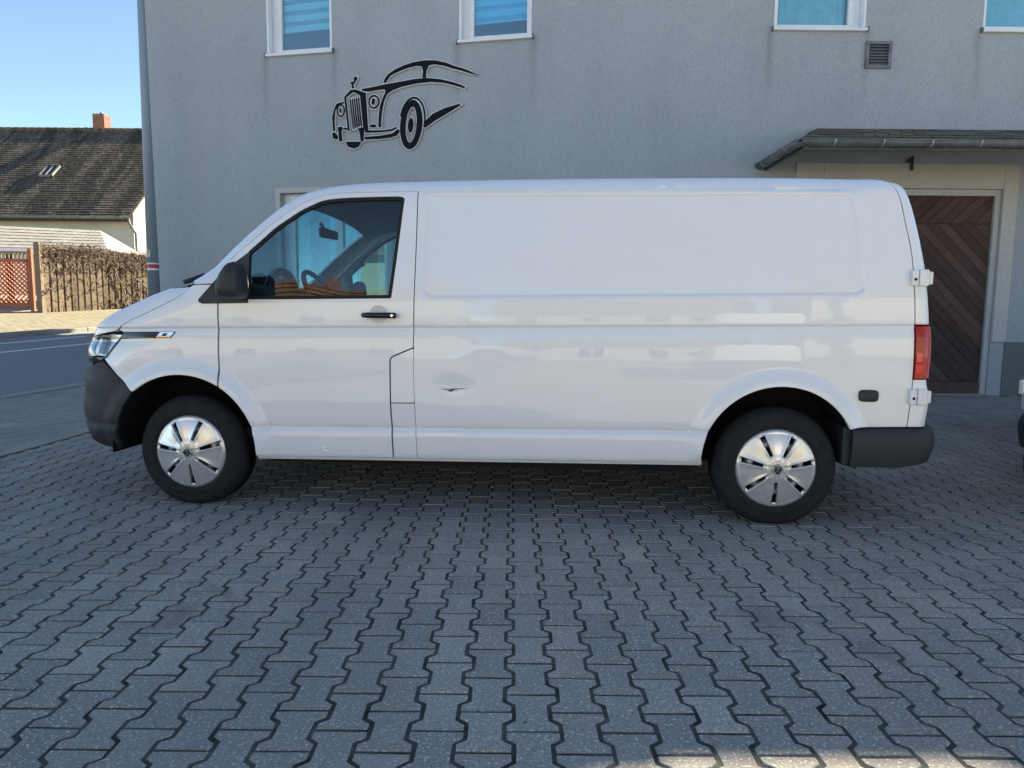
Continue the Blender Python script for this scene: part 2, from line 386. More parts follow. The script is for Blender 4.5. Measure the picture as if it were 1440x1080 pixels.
kerb('kerb', 14.26, 5, 26, kn)
# near kerb is sunk flush with the road: a row of pale gutter blocks
kn2 = tag(bpy.data.objects.new('kerb', None), kind='structure'); COL.objects.link(kn2)
s = -2.0
while s < 12:
    p = Vector(st(9.18, s)); q = Vector(st(9.18, s+.49)); mm = MB(); mm.obox(p-SN*.12-Vector((0, 0, .06)), q-p, SN*.24, (0, 0, .068)); mm.build('gutter_block', 'kerb_stone', kn2, fixn=True); s += .5
sheet('far_pavement', frange(14.32, 18.0, 6), frange(0, 40, 60), .07, 'light_paver')
def rect_pavers(name, n0, n1, s0, s1, a, b, mat, dz, keep=lambda p: True):   # rows of small rectangular pavers on the terrain
    mm = MB(); r = 0; n = n0
    while n < n1:
        s = s0+(b/2 if r % 2 else 0)
        while s < s1:
            c = st(n+a/2, s+b/2, dz)
            if keep(c):
                g = .004; P = [st(n+g, s+g, dz), st(n+g, s+b-g, dz), st(n+a-g, s+b-g, dz), st(n+a-g, s+g, dz)]; j = rnd.uniform(-.0015, .0015)
                P = [(x, y, z+j) for x, y, z in P]; Q = [(x, y, z-.02) for x, y, z in P]
                mm.add(P+Q, [(3, 2, 1, 0), (0, 1, 5, 4), (1, 2, 6, 5), (2, 3, 7, 6), (3, 0, 4, 7)])
            s += b
        n += a; r += 1
    return mm.build(name, mat, fixn=False)
fp = rect_pavers('pavement_stones', 14.34, 17.3, 7, 16, .2, .2, 'light_paver', .085)
tag(fp, 'sunlit beige paving stones on the far side of the street', kind='stuff')
EDGE_X = -4.0     # the yard's bone pavers end here; small pavers run on to the road
pv = rect_pavers('footway_stones', 4.0, 9.04, -1.0, 9.5, .12, .24, 'paver', .0, lambda c: c[0] < EDGE_X-.10 and not (c[0] > -5.9 and c[1] > 11.2))
tag(pv, 'small grey rectangular pavers between yard and road', kind='stuff')
m = MB(); nx = frange(-14, EDGE_X, 30); ny = frange(-6, 14, 40)
m.add([(x, y, Gz(x, y)-.013) for y in ny for x in nx], [(j*31+i, j*31+i+1, (j+1)*31+i+1, (j+1)*31+i) for j in range(40) for i in range(30)])
tag(m.build('footway_bed', 'joint_sand'), kind='structure')

# ------------------------------------------------------------------ the yard: bone-shaped interlocking pavers
yard = tag(bpy.data.objects.new('yard_pavement', None), kind='structure'); COL.objects.link(yard)
m = MB(); m.quad((EDGE_X, -8.2, -.0030), (16, -8.2, -.0030), (16, 11.2, -.0030), (EDGE_X, 11.2, -.0030)); m.build('joint_bed', 'joint_sand', yard)
PC, PR, AMP = .1325, .183, .0135
def bone(gap=.0062, seed=0):
    rr = random.Random(seed); hl = PR/2; wh = PC/2+AMP; wn = PC/2-AMP
    k1, k2 = PR*.195, PR*.305        # from the middle: neck half-length, start of the head
    half = [(wh, -hl), (wh, -k2), (wn, -k1), (wn, k1), (wh, k2), (wh, hl)]
    P = np.array(half+[(-x, -y) for x, y in half]); P = offset_poly(P, -gap); P[:, 1] *= (hl-.0048)/(hl-gap)
    return [(x+rr.uniform(-.0012, .0012), y+rr.uniform(-.0010, .0010)) for x, y in P]
def bone_geo(seed):
    P = bone(seed=seed); top = offset_poly(P, -.0028); n = len(P)
    return [(x, y, 0) for x, y in top]+[(x, y, -.0032) for x, y in P]+[(x, y, -.03) for x, y in P], [tuple(range(n))]+[(i+n, (i+1) % n+n, (i+1) % n, i) for i in range(n)]+[(i+2*n, (i+1) % n+2*n, (i+1) % n+n, i+n) for i in range(n)]
variants = [bone_geo(i) for i in range(6)]
y = -6.0      # straight row of edging stones where the yard paving ends
while y < 9.4:
    mm = MB(); mm.box((EDGE_X-.17, y+.003, -.05), (EDGE_X-.012, y+.247, .004+rnd.uniform(-.001, .001))); mm.build('edging_stone', 'paver', yard, bevel=.004); y += .25
vmesh = []
for vs, fs in variants:
    mm = MB(); mm.add(vs, fs); me = mm.mesh('paver'); me.materials.append(M['paver']); vmesh.append(me)
spots = []
for i in range(int((EDGE_X)/PC)-1, int(12.5/PC)):
    for j in range(int(-8/PR), int(10.4/PR)):
        x = (i+.5)*PC; y = (j+(.5 if i % 2 else 0))*PR
        if x-PC*.6 < EDGE_X or y > 9.93: continue
        if x < 2.2 and y > 10.2: continue
        spots.append((x, y))
def seen(x, y):          # roughly the floor that the photograph frames
    return y > 1.55 and abs(x) < (y+.12)*.80+.10
ranked = sorted((s for s in spots if seen(*s)), key=lambda s: s[1]+abs(s[0])*.02)
near = set(ranked[:300])
rest = MB(); V = []; Fc = []
for (x, y) in spots:
    a = rnd.uniform(-.006, .006); dz = rnd.gauss(.0003, .0008); tx = rnd.gauss(0, .005); ty = rnd.gauss(0, .005); k = rnd.randrange(6)
    if (x, y) in near:
        o = bpy.data.objects.new('paver', vmesh[k]); COL.objects.link(o); o.parent = yard; o.location = (x, y, dz); o.rotation_euler = (tx, ty, a)
    else:
        vs, fs = variants[k]; b0 = len(V); ca, sa = math.cos(a), math.sin(a)
        V += [(x+u*ca-v*sa, y+u*sa+v*ca, z+dz-u*ty+v*tx) for u, v, z in vs]; Fc += [tuple(q+b0 for q in f) for f in fs]
rest.add([], []); rest.v = V; rest.f = Fc; rest.sm = [False]*len(Fc); rest.mi = [0]*len(Fc)
tag(rest.build('paver_field', 'paver', yard), kind='stuff')
# a few dry leaf crumbs and bits of grit on the pavers
for i in range(46):
    x, y = rnd.uniform(-3.6, 4.5), rnd.uniform(1.7, 9.4)
    mm = MB(); k = rnd.uniform(.006, .016); a = rnd.uniform(0, 6.3); c, s_ = math.cos(a)*k, math.sin(a)*k
    mm.add([(x-c, y-s_, .004), (x+s_*.5, y-c*.5, .004+k*.3), (x+c, y+s_, .005), (x-s_*.5, y+c*.5, .004+k*.4)], [(0, 1, 2, 3), (3, 2, 1, 0)])
    if i == 0: grit = mm
    else: grit.add(mm.v, mm.f)
tag(grit.build('leaf_litter', 'leaf_dry'), 'scattered dry leaf crumbs on the grey pavers', kind='stuff')

# ================================================================== THE GREY HOUSE
house = empty('house', (0, 0, 0), label='long grey rendered house standing behind the white van', cat='house')
CORN = Vector((-6.156, 11.591, 0)); BEND = Vector((2.0, 9.992, 0)); DL = (BEND-CORN).normalized(); NLo = Vector((DL.y, -DL.x, 0)); LL = (BEND-CORN).length
DR = Vector((1, 0, 0)); NRo = Vector((0, -1, 0)); LR = 14.0; WH = 8.335
def wl(u, z, d=0.0): p = CORN+DL*u+NLo*d; return (p.x, p.y, z)
def wr(u, z, d=0.0): p = BEND+DR*(u-2.0)+NRo*d; return (p.x, p.y, z)
def facade(fn, u0, u1, z0, z1, holes, depth):
    mm = MB(); us = sorted({u0, u1, *[h[0] for h in holes], *[h[1] for h in holes]}); zs = sorted({z0, z1, *[h[2] for h in holes], *[h[3] for h in holes]})
    for a, b in zip(us, us[1:]):
        for c, d in zip(zs, zs[1:]):
            cu, cz = (a+b)/2, (c+d)/2
            if any(h[0] < cu < h[1] and h[2] < cz < h[3] for h in holes): continue
            mm.quad(fn(a, c), fn(b, c), fn(b, d), fn(a, d))
    for (a, b, c, d) in holes:
        for p, q in (((a, c), (a, d)), ((a, d), (b, d)), ((b, d), (b, c)), ((b, c), (a, c))):
            mm.quad(fn(*p), fn(*q), fn(q[0], q[1], -depth), fn(p[0], p[1], -depth))
    return mm
def uL(X): return (X-CORN.x)/DL.x
WIN = []    # (fn, u0, u1, z0, z1)
HL = [(uL(-3.95), uL(-2.86), 5.23, 6.80), (uL(-.84), uL(.24), 5.23, 6.80), (uL(-3.80), uL(-2.0), 1.28, 3.07)]
HR = [(3.68, 4.98, 5.23, 6.80), (6.65, 7.95, 5.23, 6.80), (9.6, 10.9, 5.23, 6.80), (4.50, 7.13, -.3, 3.02)]
mm = facade(wl, 0, LL, -.3, WH, HL, .20); mm2 = facade(wr, 2.0, 2.0+LR, -.3, WH, HR, .20); mm.add(mm2.v, mm2.f)
# returning end walls and the back, so the house has its volume
BACK = 11.0
c0 = CORN; c1 = CORN+SD*BACK; e0 = BEND+DR*LR; e1 = e0+Vector((0, BACK, 0))
for a, b in ((c1, c0), (e0, e1), (e1, c1)): mm.quad((a.x, a.y, -.3), (b.x, b.y, -.3), (b.x, b.y, WH), (a.x, a.y, WH))
mm.build('wall', 'stucco', house)
mm = MB(); mm.prism([(2.0-.0, -.3), (4.10, -.3), (4.10, .80), (2.0, .80)], wr, 0.0, .012); mm.prism([(7.34, -.3), (16, -.3), (16, .80), (7.34, .80)], wr, 0.0, .012)
islands(mm, 'plinth', 'plinth', house)
mm = MB(); mm.prism([(0, -.3), (LL, -.3), (LL, .80), (0, .80)], wl, 0, .012); mm.build('plinth', 'plinth', house, fixn=True)
# roof: eaves board, a gap left in it for a strip of sun, hipped tiled planes
OV = .25
ec = [CORN+NLo*OV-DL*OV, BEND+NLo*OV, e0+NRo*OV+DR*OV, e1+DR*OV, c1-DL*OV]
rg = [Vector((-1.2, 16.6, 0)), Vector((2.6, 15.6, 0)), Vector((11.5, 15.6, 0))]
def z3(p, z): return (p.x, p.y, z)
mm = MB(); E_ = WH+.36; RZ = WH+3.2
mm.add([z3(ec[0], E_), z3(ec[1], E_), z3(ec[2], E_), z3(ec[3], E_), z3(ec[4], E_), z3(rg[0], RZ), z3(rg[1], RZ), z3(rg[2], RZ)],
       [(0, 1, 6, 5), (1, 2, 7, 6), (2, 3, 7), (3, 4, 5, 6, 7), (4, 0, 5)])
mm.build('roof', 'orange_tile', house, fixn=True)
mm = MB()
for a, b in ((ec[0], ec[1]), (ec[1], Vector((8.35, ec[1].y, 0))), (Vector((9.25, ec[1].y, 0)), ec[2])):  # board broken here to let sun through to the yard front
    mm.beam(z3(a, WH+.17), z3(b, WH+.17), .12, .36)
mm.beam(z3(ec[4], WH+.17), z3(ec[0], WH+.17), .12, .36)
islands(mm, 'eaves_board', 'zinc', house)
for x0, x1 in ((6.0, 8.25),):      # unseen block added on the eaves to shade the front left of the yard
    mm = MB(); yy = BEND.y-OV; mm.box((x0, yy, WH+.2), (x1, yy+3.2, WH+1.6)); mm.build('shade_block', 'stucco', house)
    mm = MB(); mm.box((x0-.08, yy-.08, WH+1.603), (x1+.08, yy+3.4, WH+1.72)); mm.build('shade_block_top', 'zinc', house)
mm = MB(); mm.add([wl(0, WH-.01, OV), wl(LL, WH-.01, OV), wl(LL, WH-.01, -1), wl(0, WH-.01, -1)], [(0, 1, 2, 3)]); mm.add([wr(2, WH-.012, OV), wr(16, WH-.012, OV), wr(16, WH-.012, -1), wr(2, WH-.012, -1)], [(0, 1, 2, 3)])
islands(mm, 'soffit', 'pvc', house)
def window(fn, u0, u1, z0, z1, wide_side, style, panes=1):
    t = empty('window'); t.parent = house
    d = -.12
    mm = MB(); fw_ = .055
    b0 = u0+(.14 if wide_side < 0 else .025); b1 = u1-(.14 if wide_side > 0 else .025)
    # outer fixed frame
    for (a, b, c, e) in ((u0, b0+.03, z0, z1), (b1-.03, u1, z0, z1), (b0+.03, b1-.03, z0, z0+.05), (b0+.03, b1-.03, z1-.05, z1)):
        mm.prism([(a, c), (b, c), (b, e), (a, e)], fn, -.19, d)
    mm.build('frame', 'pvc', t, fixn=True, bevel=.004)
    # sash
    sash_w = (b1-b0)/panes
    for k in range(panes):
        a, b = b0+k*sash_w, b0+(k+1)*sash_w; mm = MB(); c, e = z0+.03, z1-.03
        for q in ((a, a+.06, c, e), (b-.06, b, c, e), (a+.06, b-.06, c, c+.06), (a+.06, b-.06, e-.06, e)):
            mm.prism([(q[0], q[2]), (q[1], q[2]), (q[1], q[3]), (q[0], q[3])], fn, -.17, d+.028)
        mm.build('sash', 'pvc', t, fixn=True, bevel=.005)
        mm = MB(); mm.prism([(a+.056, c+.056), (b-.056, c+.056), (b-.056, e-.056), (a+.056, e-.056)], fn, -.142, -.136); mm.build('pane', 'window_glass', t, fixn=True)
        if style in ('blind', 'blind_reflect'):        # striped roller blind: translucent and dense bands
            z = e-.06; kk = 0; bot = c+(.36 if style == 'blind' else .27); sl = -.035
            while z > bot:
                h_ = .095 if kk % 2 == 0 else .07
                mm = MB(); dd = -.205 if kk % 2 == 0 else -.209
                mm.prism([(a+.05, max(z-h_, bot)), (b-.05, max(z-h_, bot)-sl*.6), (b-.05, z-sl*.6), (a+.05, z)], fn, dd-.002, dd)
                mm.build('blind_band', ('blind_light' if kk % 2 == 0 else 'blind_dark')+('' if style == 'blind' else '_b'), t, fixn=True); z -= h_; kk += 1
        elif style == 'net':                        # hanging net curtain with folds
            mm = MB(); nn = 60; vs = []
            for i in range(nn+1):
                u = a+.05+(b-a-.1)*i/nn; dd = -.24+.018*math.sin(i*1.25+math.sin(i*.31)*1.5)
                vs += [fn(u, c+.02, dd), fn(u, e, dd)]
            mm.add(vs, [(2*i, 2*i+2, 2*i+3, 2*i+1) for i in range(nn)], True); mm.build('curtain', 'curtain', t)
        elif style == 'side_curtain':
            for (p, q) in ((a+.05, a+.22), (b-.24, b-.05)):
                mm = MB(); nn = 16; vs = []
                for i in range(nn+1):
                    u = p+(q-p)*i/nn; dd = -.26+.025*math.sin(i*1.5); vs += [fn(u, c, dd), fn(u, e, dd)]
                mm.add(vs, [(2*i, 2*i+2, 2*i+3, 2*i+1) for i in range(nn)], True); mm.build('curtain', 'curtain', t)
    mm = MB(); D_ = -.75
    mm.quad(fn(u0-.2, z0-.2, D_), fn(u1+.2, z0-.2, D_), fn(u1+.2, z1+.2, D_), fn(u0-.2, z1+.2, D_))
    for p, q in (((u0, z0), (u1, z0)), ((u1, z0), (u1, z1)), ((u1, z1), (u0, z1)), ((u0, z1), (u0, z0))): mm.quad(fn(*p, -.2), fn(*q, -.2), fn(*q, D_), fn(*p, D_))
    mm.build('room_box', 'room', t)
    # sill with dark end caps
    mm = MB(); mm.prism([(u0-.02, z0-.04), (u1+.02, z0-.04), (u1+.02, z0+.001), (u0-.02, z0+.001)], fn, -.12, .055); mm.build('sill', 'pvc', t, fixn=True, bevel=.006)
    mm = MB()
    for a in (u0-.035, u1+.02): mm.prism([(a, z0-.045), (a+.015, z0-.045), (a+.015, z0+.02), (a, z0+.02)], fn, -.05, .06)
    islands(mm, 'sill_end', 'zinc', t)
    return t
for nm, col in (('blind_light', (.62, .74, .76)), ('blind_dark', (.25, .38, .42)), ('blind_light_b', (.20, .70, .92)), ('blind_dark_b', (.04, .46, .72))): plain(nm, col, .85, .2, var=.05)  # the _b pair has the pane's cyan sky reflection put into its colour
window(wl, *HL[0], -1, 'blind'); window(wl, *HL[1], -1, 'blind_reflect'); window(wr, *HR[0], 1, 'net'); window(wr, *HR[1], 1, 'net'); window(wr, *HR[2], 1, 'net')
window(wl, *HL[2], -1, 'side_curtain', 2)
mm = MB(); u0, u1, z0, z1 = HL[2]
for q in ((u0-.08, u0, z0, z1+.08), (u1, u1+.08, z0, z1+.08), (u0, u1, z1, z1+.08)): mm.prism([(q[0], q[2]), (q[1], q[2]), (q[1], q[3]), (q[0], q[3])], wl, -.01, .015)
islands(mm, 'window_surround', 'surround', house)
mm = MB()
for (u0, u1, z0, z1) in HL[:2]+HR[:3]:
    fn = wl if (u0, u1, z0, z1) in HL else wr
    for q in ((u0-.0, u0+.03, z0, z1), (u1-.03, u1, z0, z1)): mm.prism([(q[0], q[2]), (q[1], q[2]), (q[1], q[3]), (q[0], q[3])], fn, -.11, .006)
islands(mm, 'reveal_strip', 'pvc', house)
# vent in the wall
vt = empty('wall_vent'); vt.parent = house
mm = MB()
for q in ((5.0, 5.045, 4.69, 5.06), (5.325, 5.37, 4.69, 5.06), (5.045, 5.325, 4.69, 4.73), (5.045, 5.325, 5.02, 5.06)): mm.prism([(q[0], q[2]), (q[1], q[2]), (q[1], q[3]), (q[0], q[3])], wr, -.02, .03)
mm.build('vent_frame', 'zinc', vt, fixn=True)
for k in range(7):
    mm = MB(); z = 4.735+k*.041; p, q = wr(5.045, z, .018), wr(5.325, z, .018); mm.obox(p, Vector(q)-Vector(p), (0, .02, .034), (0, .004, .004)); mm.build('louvre', 'zinc', vt, fixn=True)
mm = MB(); mm.prism([(5.045, 4.73), (5.325, 4.73), (5.325, 5.02), (5.045, 5.02)], wr, -.02, .001); mm.build('vent_back', 'dark_iron', vt, fixn=True)
# the gate: pale surround, frame, two leaves of diagonal boards
mm = MB()
for q in ((4.10, 4.50, .80, 3.375), (7.13, 7.34, .80, 3.375), (4.50, 7.13, 3.02, 3.375)): mm.prism([(q[0], q[2]), (q[1], q[2]), (q[1], q[3]), (q[0], q[3])], wr, -.01, .03)
islands(mm, 'gate_surround', 'surround', house, bevel=.01)
gt = empty('gate'); gt.parent = house
mm = MB()
for q, dd in (((4.50, 4.60, 0, 3.02), -.02), ((7.05, 7.13, 0, 3.02), -.02), ((4.60, 7.05, 2.93, 3.02), -.02)):
    mm.prism([(q[0], q[2]), (q[1], q[2]), (q[1], q[3]), (q[0], q[3])], wr, -.19, dd)
islands(mm, 'gate_frame', 'surround', gt, bevel=.006)
def clip_poly(poly, a, b, c):            # keep a*x+b*y<=c
    out = []
    for i in range(len(poly)):
        p, q = poly[i], poly[(i+1) % len(poly)]; fp, fq = a*p[0]+b*p[1]-c, a*q[0]+b*q[1]-c
        if fp <= 0: out.append(p)
        if (fp < 0 < fq) or (fq < 0 < fp):
            t = fp/(fp-fq); out.append((p[0]+(q[0]-p[0])*t, p[1]+(q[1]-p[1])*t))
    return out
def boards(u0, u1, z0, z1, slope, wd, dep):     # diagonal boards, each its own mesh
    nx_, nz_ = (math.sin(R(45)), math.cos(R(45))*slope)
    vals = [nx_*u+nz_*z for u in (u0, u1) for z in (z0, z1)]; k = min(vals)-rnd.uniform(0, wd)
    while k < max(vals):
        p = [(u0, z0), (u1, z0), (u1, z1), (u0, z1)]; p = clip_poly(p, nx_, nz_, k+wd-.004); p = clip_poly(p, -nx_, -nz_, -k) if len(p) > 2 else p
        if len(p) > 2 and abs(area(p)) > 4e-4:
            c = np.mean(np.array(p), 0); mm = MB(); dd = dep+rnd.uniform(-.003, .003)
            q = Vector(wr(c[0], c[1], dd)); ang = math.atan2(1.0, slope)
            mm.prism([(x-c[0], z-c[1]) for x, z in p], lambda u, v, d: (u, -d, v), -.025, 0)
            o = mm.build('board', 'gate_wood', gt, fixn=True, bevel=.003)
            # board meshes are turned so the grain runs along the board
            rot = Matrix.Rotation(ang if slope > 0 else math.pi-ang, 4, 'Y'); o.data.transform(rot.inverted()); o.matrix_local = Matrix.Translation(q) @ rot
        k += wd
for (a, b, s_) in ((4.60, 5.245, -1), (5.255, 7.05, 1)):
    boards(a+.01, b-.01, .20, 2.52, s_, .125, -.06); boards(a+.01, b-.01, 2.535, 2.93, -s_, .125, -.06)
    mm = MB(); mm.prism([(a+.01, .01), (b-.01, .01), (b-.01, .185), (a+.01, .185)], wr, -.08, -.045); mm.build('kick_board', 'old_board', gt, fixn=True, bevel=.004) if 'old_board' in M else mm.build('kick_board', 'gate_wood', gt, fixn=True, bevel=.004)
    mm = MB(); mm.prism([(a, 0), (b, 0), (b, 2.94), (a, 2.94)], wr, -.12, -.09); mm.build('gate_leaf', 'dark_iron', gt, fixn=True)
mm = MB(); mm.prism([(4.5, -.01), (7.13, -.01), (7.13, .02), (4.5, .02)], wr, -.19, .05); mm.build('threshold', 'kerb_stone', house, fixn=True)
# the number 1 above the gate
mm = MB(); mm.prism([(5.735, 3.27), (5.775, 3.27), (5.775, 3.47), (5.745, 3.47), (5.685, 3.41), (5.685, 3.375), (5.735, 3.405)], wr, .035, .055)
tag(mm.build('house_number', 'dark_iron', house, fixn=True), 'black metal number 1 above the gate')
# canopy over the gate
cp = empty('canopy'); cp.parent = house
X0, XT, YF, ZE, ZT = 3.62, 4.40, 8.66, 3.255, 3.86
def slope_rows(P0, P1, P2, P3, rows, mat, name, parent, cols, th=.012, seed=3):   # eave P0-P1, top P3-P2 ; lapped felt/tile pieces in rows
    rr = random.Random(seed); P0, P1, P2, P3 = map(Vector, (P0, P1, P2, P3)); mm = MB(); nrm = (P1-P0).cross(P3-P0).normalized()
    for r in range(rows):
        t0, t1 = r/rows, min(1, (r+1.25)/rows)
        a, b = P0.lerp(P3, t0), P1.lerp(P2, t0); c, d = P1.lerp(P2, t1), P0.lerp(P3, t1); k = cols if isinstance(cols, int) else cols[r]
        off = .5 if r % 2 else 0
        for i in range(-1, k+1):
            s0, s1 = max(0, min(1, (i+off)/k)), max(0, min(1, (i+1+off)/k))
            if s1-s0 < 1e-4: continue
            g = .0006; l = th*rr.uniform(1.0, 1.6)
            q0, q1, q2, q3 = a.lerp(b, s0+g), a.lerp(b, s1-g), d.lerp(c, s1-g), d.lerp(c, s0+g)
            q0, q1 = q0+nrm*(l+th*.6), q1+nrm*(l+th*.6); q2, q3 = q2+nrm*.002, q3+nrm*.002
            mm.add([q0, q1, q2, q3, q0-nrm*th, q1-nrm*th], [(0, 1, 2, 3), (4, 5, 1, 0), (0, 3, 4), (1, 5, 2)])
    return mm.build(name, mat, parent)
slope_rows((X0, YF, ZE+.10), (13, YF, ZE+.10), (13, 10.0, ZT), (XT, 10.0, ZT), 5, 'felt', 'roof_covering', cp, 26)
slope_rows((X0, 9.99, ZE+.10), (X0, YF, ZE+.10), (XT, 9.99, ZT), (XT, 9.985, ZT), 5, 'felt', 'roof_covering', cp, [6, 5, 4, 3, 2], seed=5)
mm = MB(); mm.add([(X0+.02, YF+.03, ZE+.075), (13, YF+.03, ZE+.075), (13, 9.995, ZE+.075), (X0+.02, 9.995, ZE+.075), (13, 9.995, ZT-.02), (XT, 9.995, ZT-.02)], [(0, 5, 4, 1), (3, 5, 0)]); mm.build('soffit', 'surround', cp, fixn=True)
mm = MB(); mm.beam((X0+.03, YF+.05, ZE+.045), (13, YF+.05, ZE+.045), .03, .09); mm.beam((X0+.04, YF+.066, ZE+.045), (X0+.04, 9.99, ZE+.045), .03, .09); mm.build('fascia', 'zinc', cp, fixn=True)
def gutter(p, q, rad, name, parent, mat='zinc', flip=1):
    p, q = Vector(p), Vector(q); d = (q-p).normalized(); sx = d.cross(Vector((0, 0, 1))).normalized()*flip; mm = MB(); n = 10; vs = []
    for P in (p, q):
        for r_ in (rad, rad-.006):
            for k in range(n+1):
                t = math.pi*k/n; vs.append(P+sx*math.cos(t)*r_-Vector((0, 0, 1))*math.sin(t)*r_)
    k = n+1; fs = []
    for i in range(n):
        fs.append((i, i+1, 2*k+i+1, 2*k+i)); fs.append((k+i, k+i+1, 3*k+i+1, 3*k+i))
    fs += [(0, k, 3*k, 2*k), (n, k+n, 3*k+n, 2*k+n)]
    for e in (0, 2*k): fs.append(tuple(e+i for i in range(k))+tuple(e+k+i for i in reversed(range(k))))
    mm.add(vs, fs, True)
    mm.tube([p+sx*rad, q+sx*rad], .010, 6)
    return mm.build(name, mat, parent, fixn=True)
gy_, gz_ = YF-.045, ZE+.085
gutter((X0-.05, gy_, gz_), (13, gy_, gz_), .07, 'gutter', cp); gutter((X0-.05, 9.99, gz_-.004), (X0-.05, gy_-.07, gz_-.004), .07, 'gutter', cp)
def strap(P, sx, parent):
    mm = MB(); n = 8; vs = []; P = Vector(P); sx = Vector(sx); al = sx.cross(Vector((0, 0, 1)))
    for e in (-.012, .012):
        for k in range(n+1):
            t = math.pi*k/n
            for r_ in (.073, .079): vs.append(P+al*e+sx*math.cos(t)*r_-Vector((0, 0, 1))*math.sin(t)*r_)
    k = 2*(n+1)
    fs = []
    for i in range(n): fs += [(2*i+1, 2*i+3, k+2*i+3, k+2*i+1), (2*i, 2*i+2, 2*i+3, 2*i+1), (k+2*i, k+2*i+2, k+2*i+3, k+2*i+1)]
    mm.add(vs, fs); mm.build('gutter_bracket', 'strap_metal', parent, fixn=True)
plain('strap_metal', (.34, .35, .34), .5, .5, metal=.4, var=.2)
x = 3.98
while x < 9.6: strap((x, gy_, gz_), (0, -1, 0), cp); x += .605
for y in (9.75, 9.35, 8.95): strap((X0-.05, y, gz_), (-1, 0, 0), cp)

# ------------------------------------------------------------------ the old-timer car sign on the wall
def sgn():
    Z0 = (720, 440); S = .00203; cu, cz = uL(-1.687), 4.328
    def P(x, y): return (cu+(x-Z0[0])*S*1.01, cz-(y-Z0[1])*S)
    def ell(cx, cy, rx, ry, rot=0, n=36, a0=0, a1=360):
        o = []
        for i in range(n+1 if a1-a0 < 360 else n):
            t = R(a0+(a1-a0)*i/n); x, y = rx*math.cos(t), ry*math.sin(t); o.append((cx+x*math.cos(rot)-y*math.sin(rot), cy+x*math.sin(rot)+y*math.cos(rot)))
        return o
    def ring(cx, cy, rx, ry, th, rot=0, a0=0, a1=359.9):
        return ell(cx, cy, rx, ry, rot, 40, a0, a1)+list(reversed(ell(cx, cy, rx-th, ry-th*1.1, rot, 40, a0, a1)))
    polys = [
     [(555, 265), (565, 235), (590, 205), (640, 175), (720, 145), (800, 127), (880, 120), (960, 125), (1040, 145), (1120, 178), (1160, 190), (1220, 215), (1290, 250), (1240, 240), (1160, 212), (1100, 195), (1030, 170), (960, 155), (912, 158), (894, 200), (890, 247), (860, 247), (866, 200), (858, 165), (820, 157), (740, 170), (660, 195), (612, 215), (588, 243), (577, 265)],
     [(375, 300), (470, 290), (570, 275), (700, 262), (800, 250), (900, 248), (1000, 262), (1100, 290), (1160, 312), (1195, 330), (1180, 338), (1100, 312), (1020, 290), (930, 280), (820, 284), (700, 302), (625, 324), (585, 347), (562, 392), (546, 450), (536, 520), (530, 590), (510, 590), (514, 500), (525, 430), (545, 380), (572, 328), (560, 312), (480, 318), (430, 324), (385, 314)],
     [(870, 592), (880, 562), (940, 510), (1040, 470), (1140, 448), (1162, 455), (1060, 510), (960, 560), (882, 610)],
     [(398, 655), (520, 652), (620, 640), (668, 607), (682, 625), (660, 657), (600, 672), (500, 678), (398, 676)],
     [(402, 608), (560, 612), (620, 605), (655, 590), (660, 604), (620, 622), (540, 628), (402, 626)],
     [(328, 300), (412, 330), (428, 608), (402, 608), (386, 580), (366, 350), (312, 318), (252, 357), (278, 608), (262, 608), (236, 352), (290, 302)],
     [(283, 246), (318, 240), (314, 214), (334, 204), (350, 214), (330, 246), (314, 266), (322, 292), (300, 292), (298, 264)],
     [(172, 398), (236, 386), (236, 398), (186, 412), (162, 450), (154, 520), (157, 602), (140, 602), (134, 500), (150, 440)],
     [(130, 620), (152, 610), (180, 640), (180, 666), (140, 660)],
     [(175, 575), (215, 570), (223, 588), (210, 602), (215, 680), (190, 685), (183, 602)],
     [(340, 592), (385, 582), (397, 600), (388, 690), (366, 690), (356, 616)],
     [(240, 686), (370, 690), (350, 728), (310, 742), (262, 726)],
     ring(477, 400, 46, 52, 13), ring(207, 452, 35, 50, 12), ell(472, 398, 14, 26, .15, 16), ell(203, 450, 9, 20, 0, 14), ell(468, 578, 28, 12, 0, 18), ell(243, 590, 20, 8, 0, 16),
     ring(772, 582, 88, 182, 46, .10), ell(768, 586, 22, 56, .08, 24), ring(782, 560, 104, 182, 14, .10, 190, 372)]
    for i in range(5):
        a = 280+i*17; b = 304+i*16.5
        polys.append([(a, 372-i*2+rnd.uniform(-6, 6)), (a+10, 370-i*2), (b+9, 592-i*4+rnd.uniform(-14, 4)), (b-2, 596-i*4)])
    th = empty('wall_sign', Vector(wl(cu, cz, 0)), label='black cut-out sign of a vintage car on the grey wall', cat='sign')
    inv = Matrix.Translation(-Vector(wl(cu, cz, 0)))
    for nm, mat, off, d0, d1 in (('pale_backing', 'sign_pale', 6.5, .018, .030), ('black_face', 'sign_black', -.5, .030, .040)):
        mm = MB()
        for k, p in enumerate(polys):
            q = [P(*c) for c in offset_poly(np.array(p), off)]
            mm.prism(q, lambda u, v, d: wl(u, v, d+k*.00012), d0, d1)
        me = mm.mesh(nm, True); me.transform(inv); link(nm, me, mat, th)
    mm = MB()
    for (x, y) in ((880, 140), (320, 450), (770, 700), (560, 640), (1000, 500), (1080, 165)):
        u, v = P(x, y); mm.tube([wl(u, v, 0), wl(u, v, .025)], .008, 6)
    me = mm.mesh('stand_off'); me.transform(inv); link('stand_off', me, 'zinc', th)
sgn()

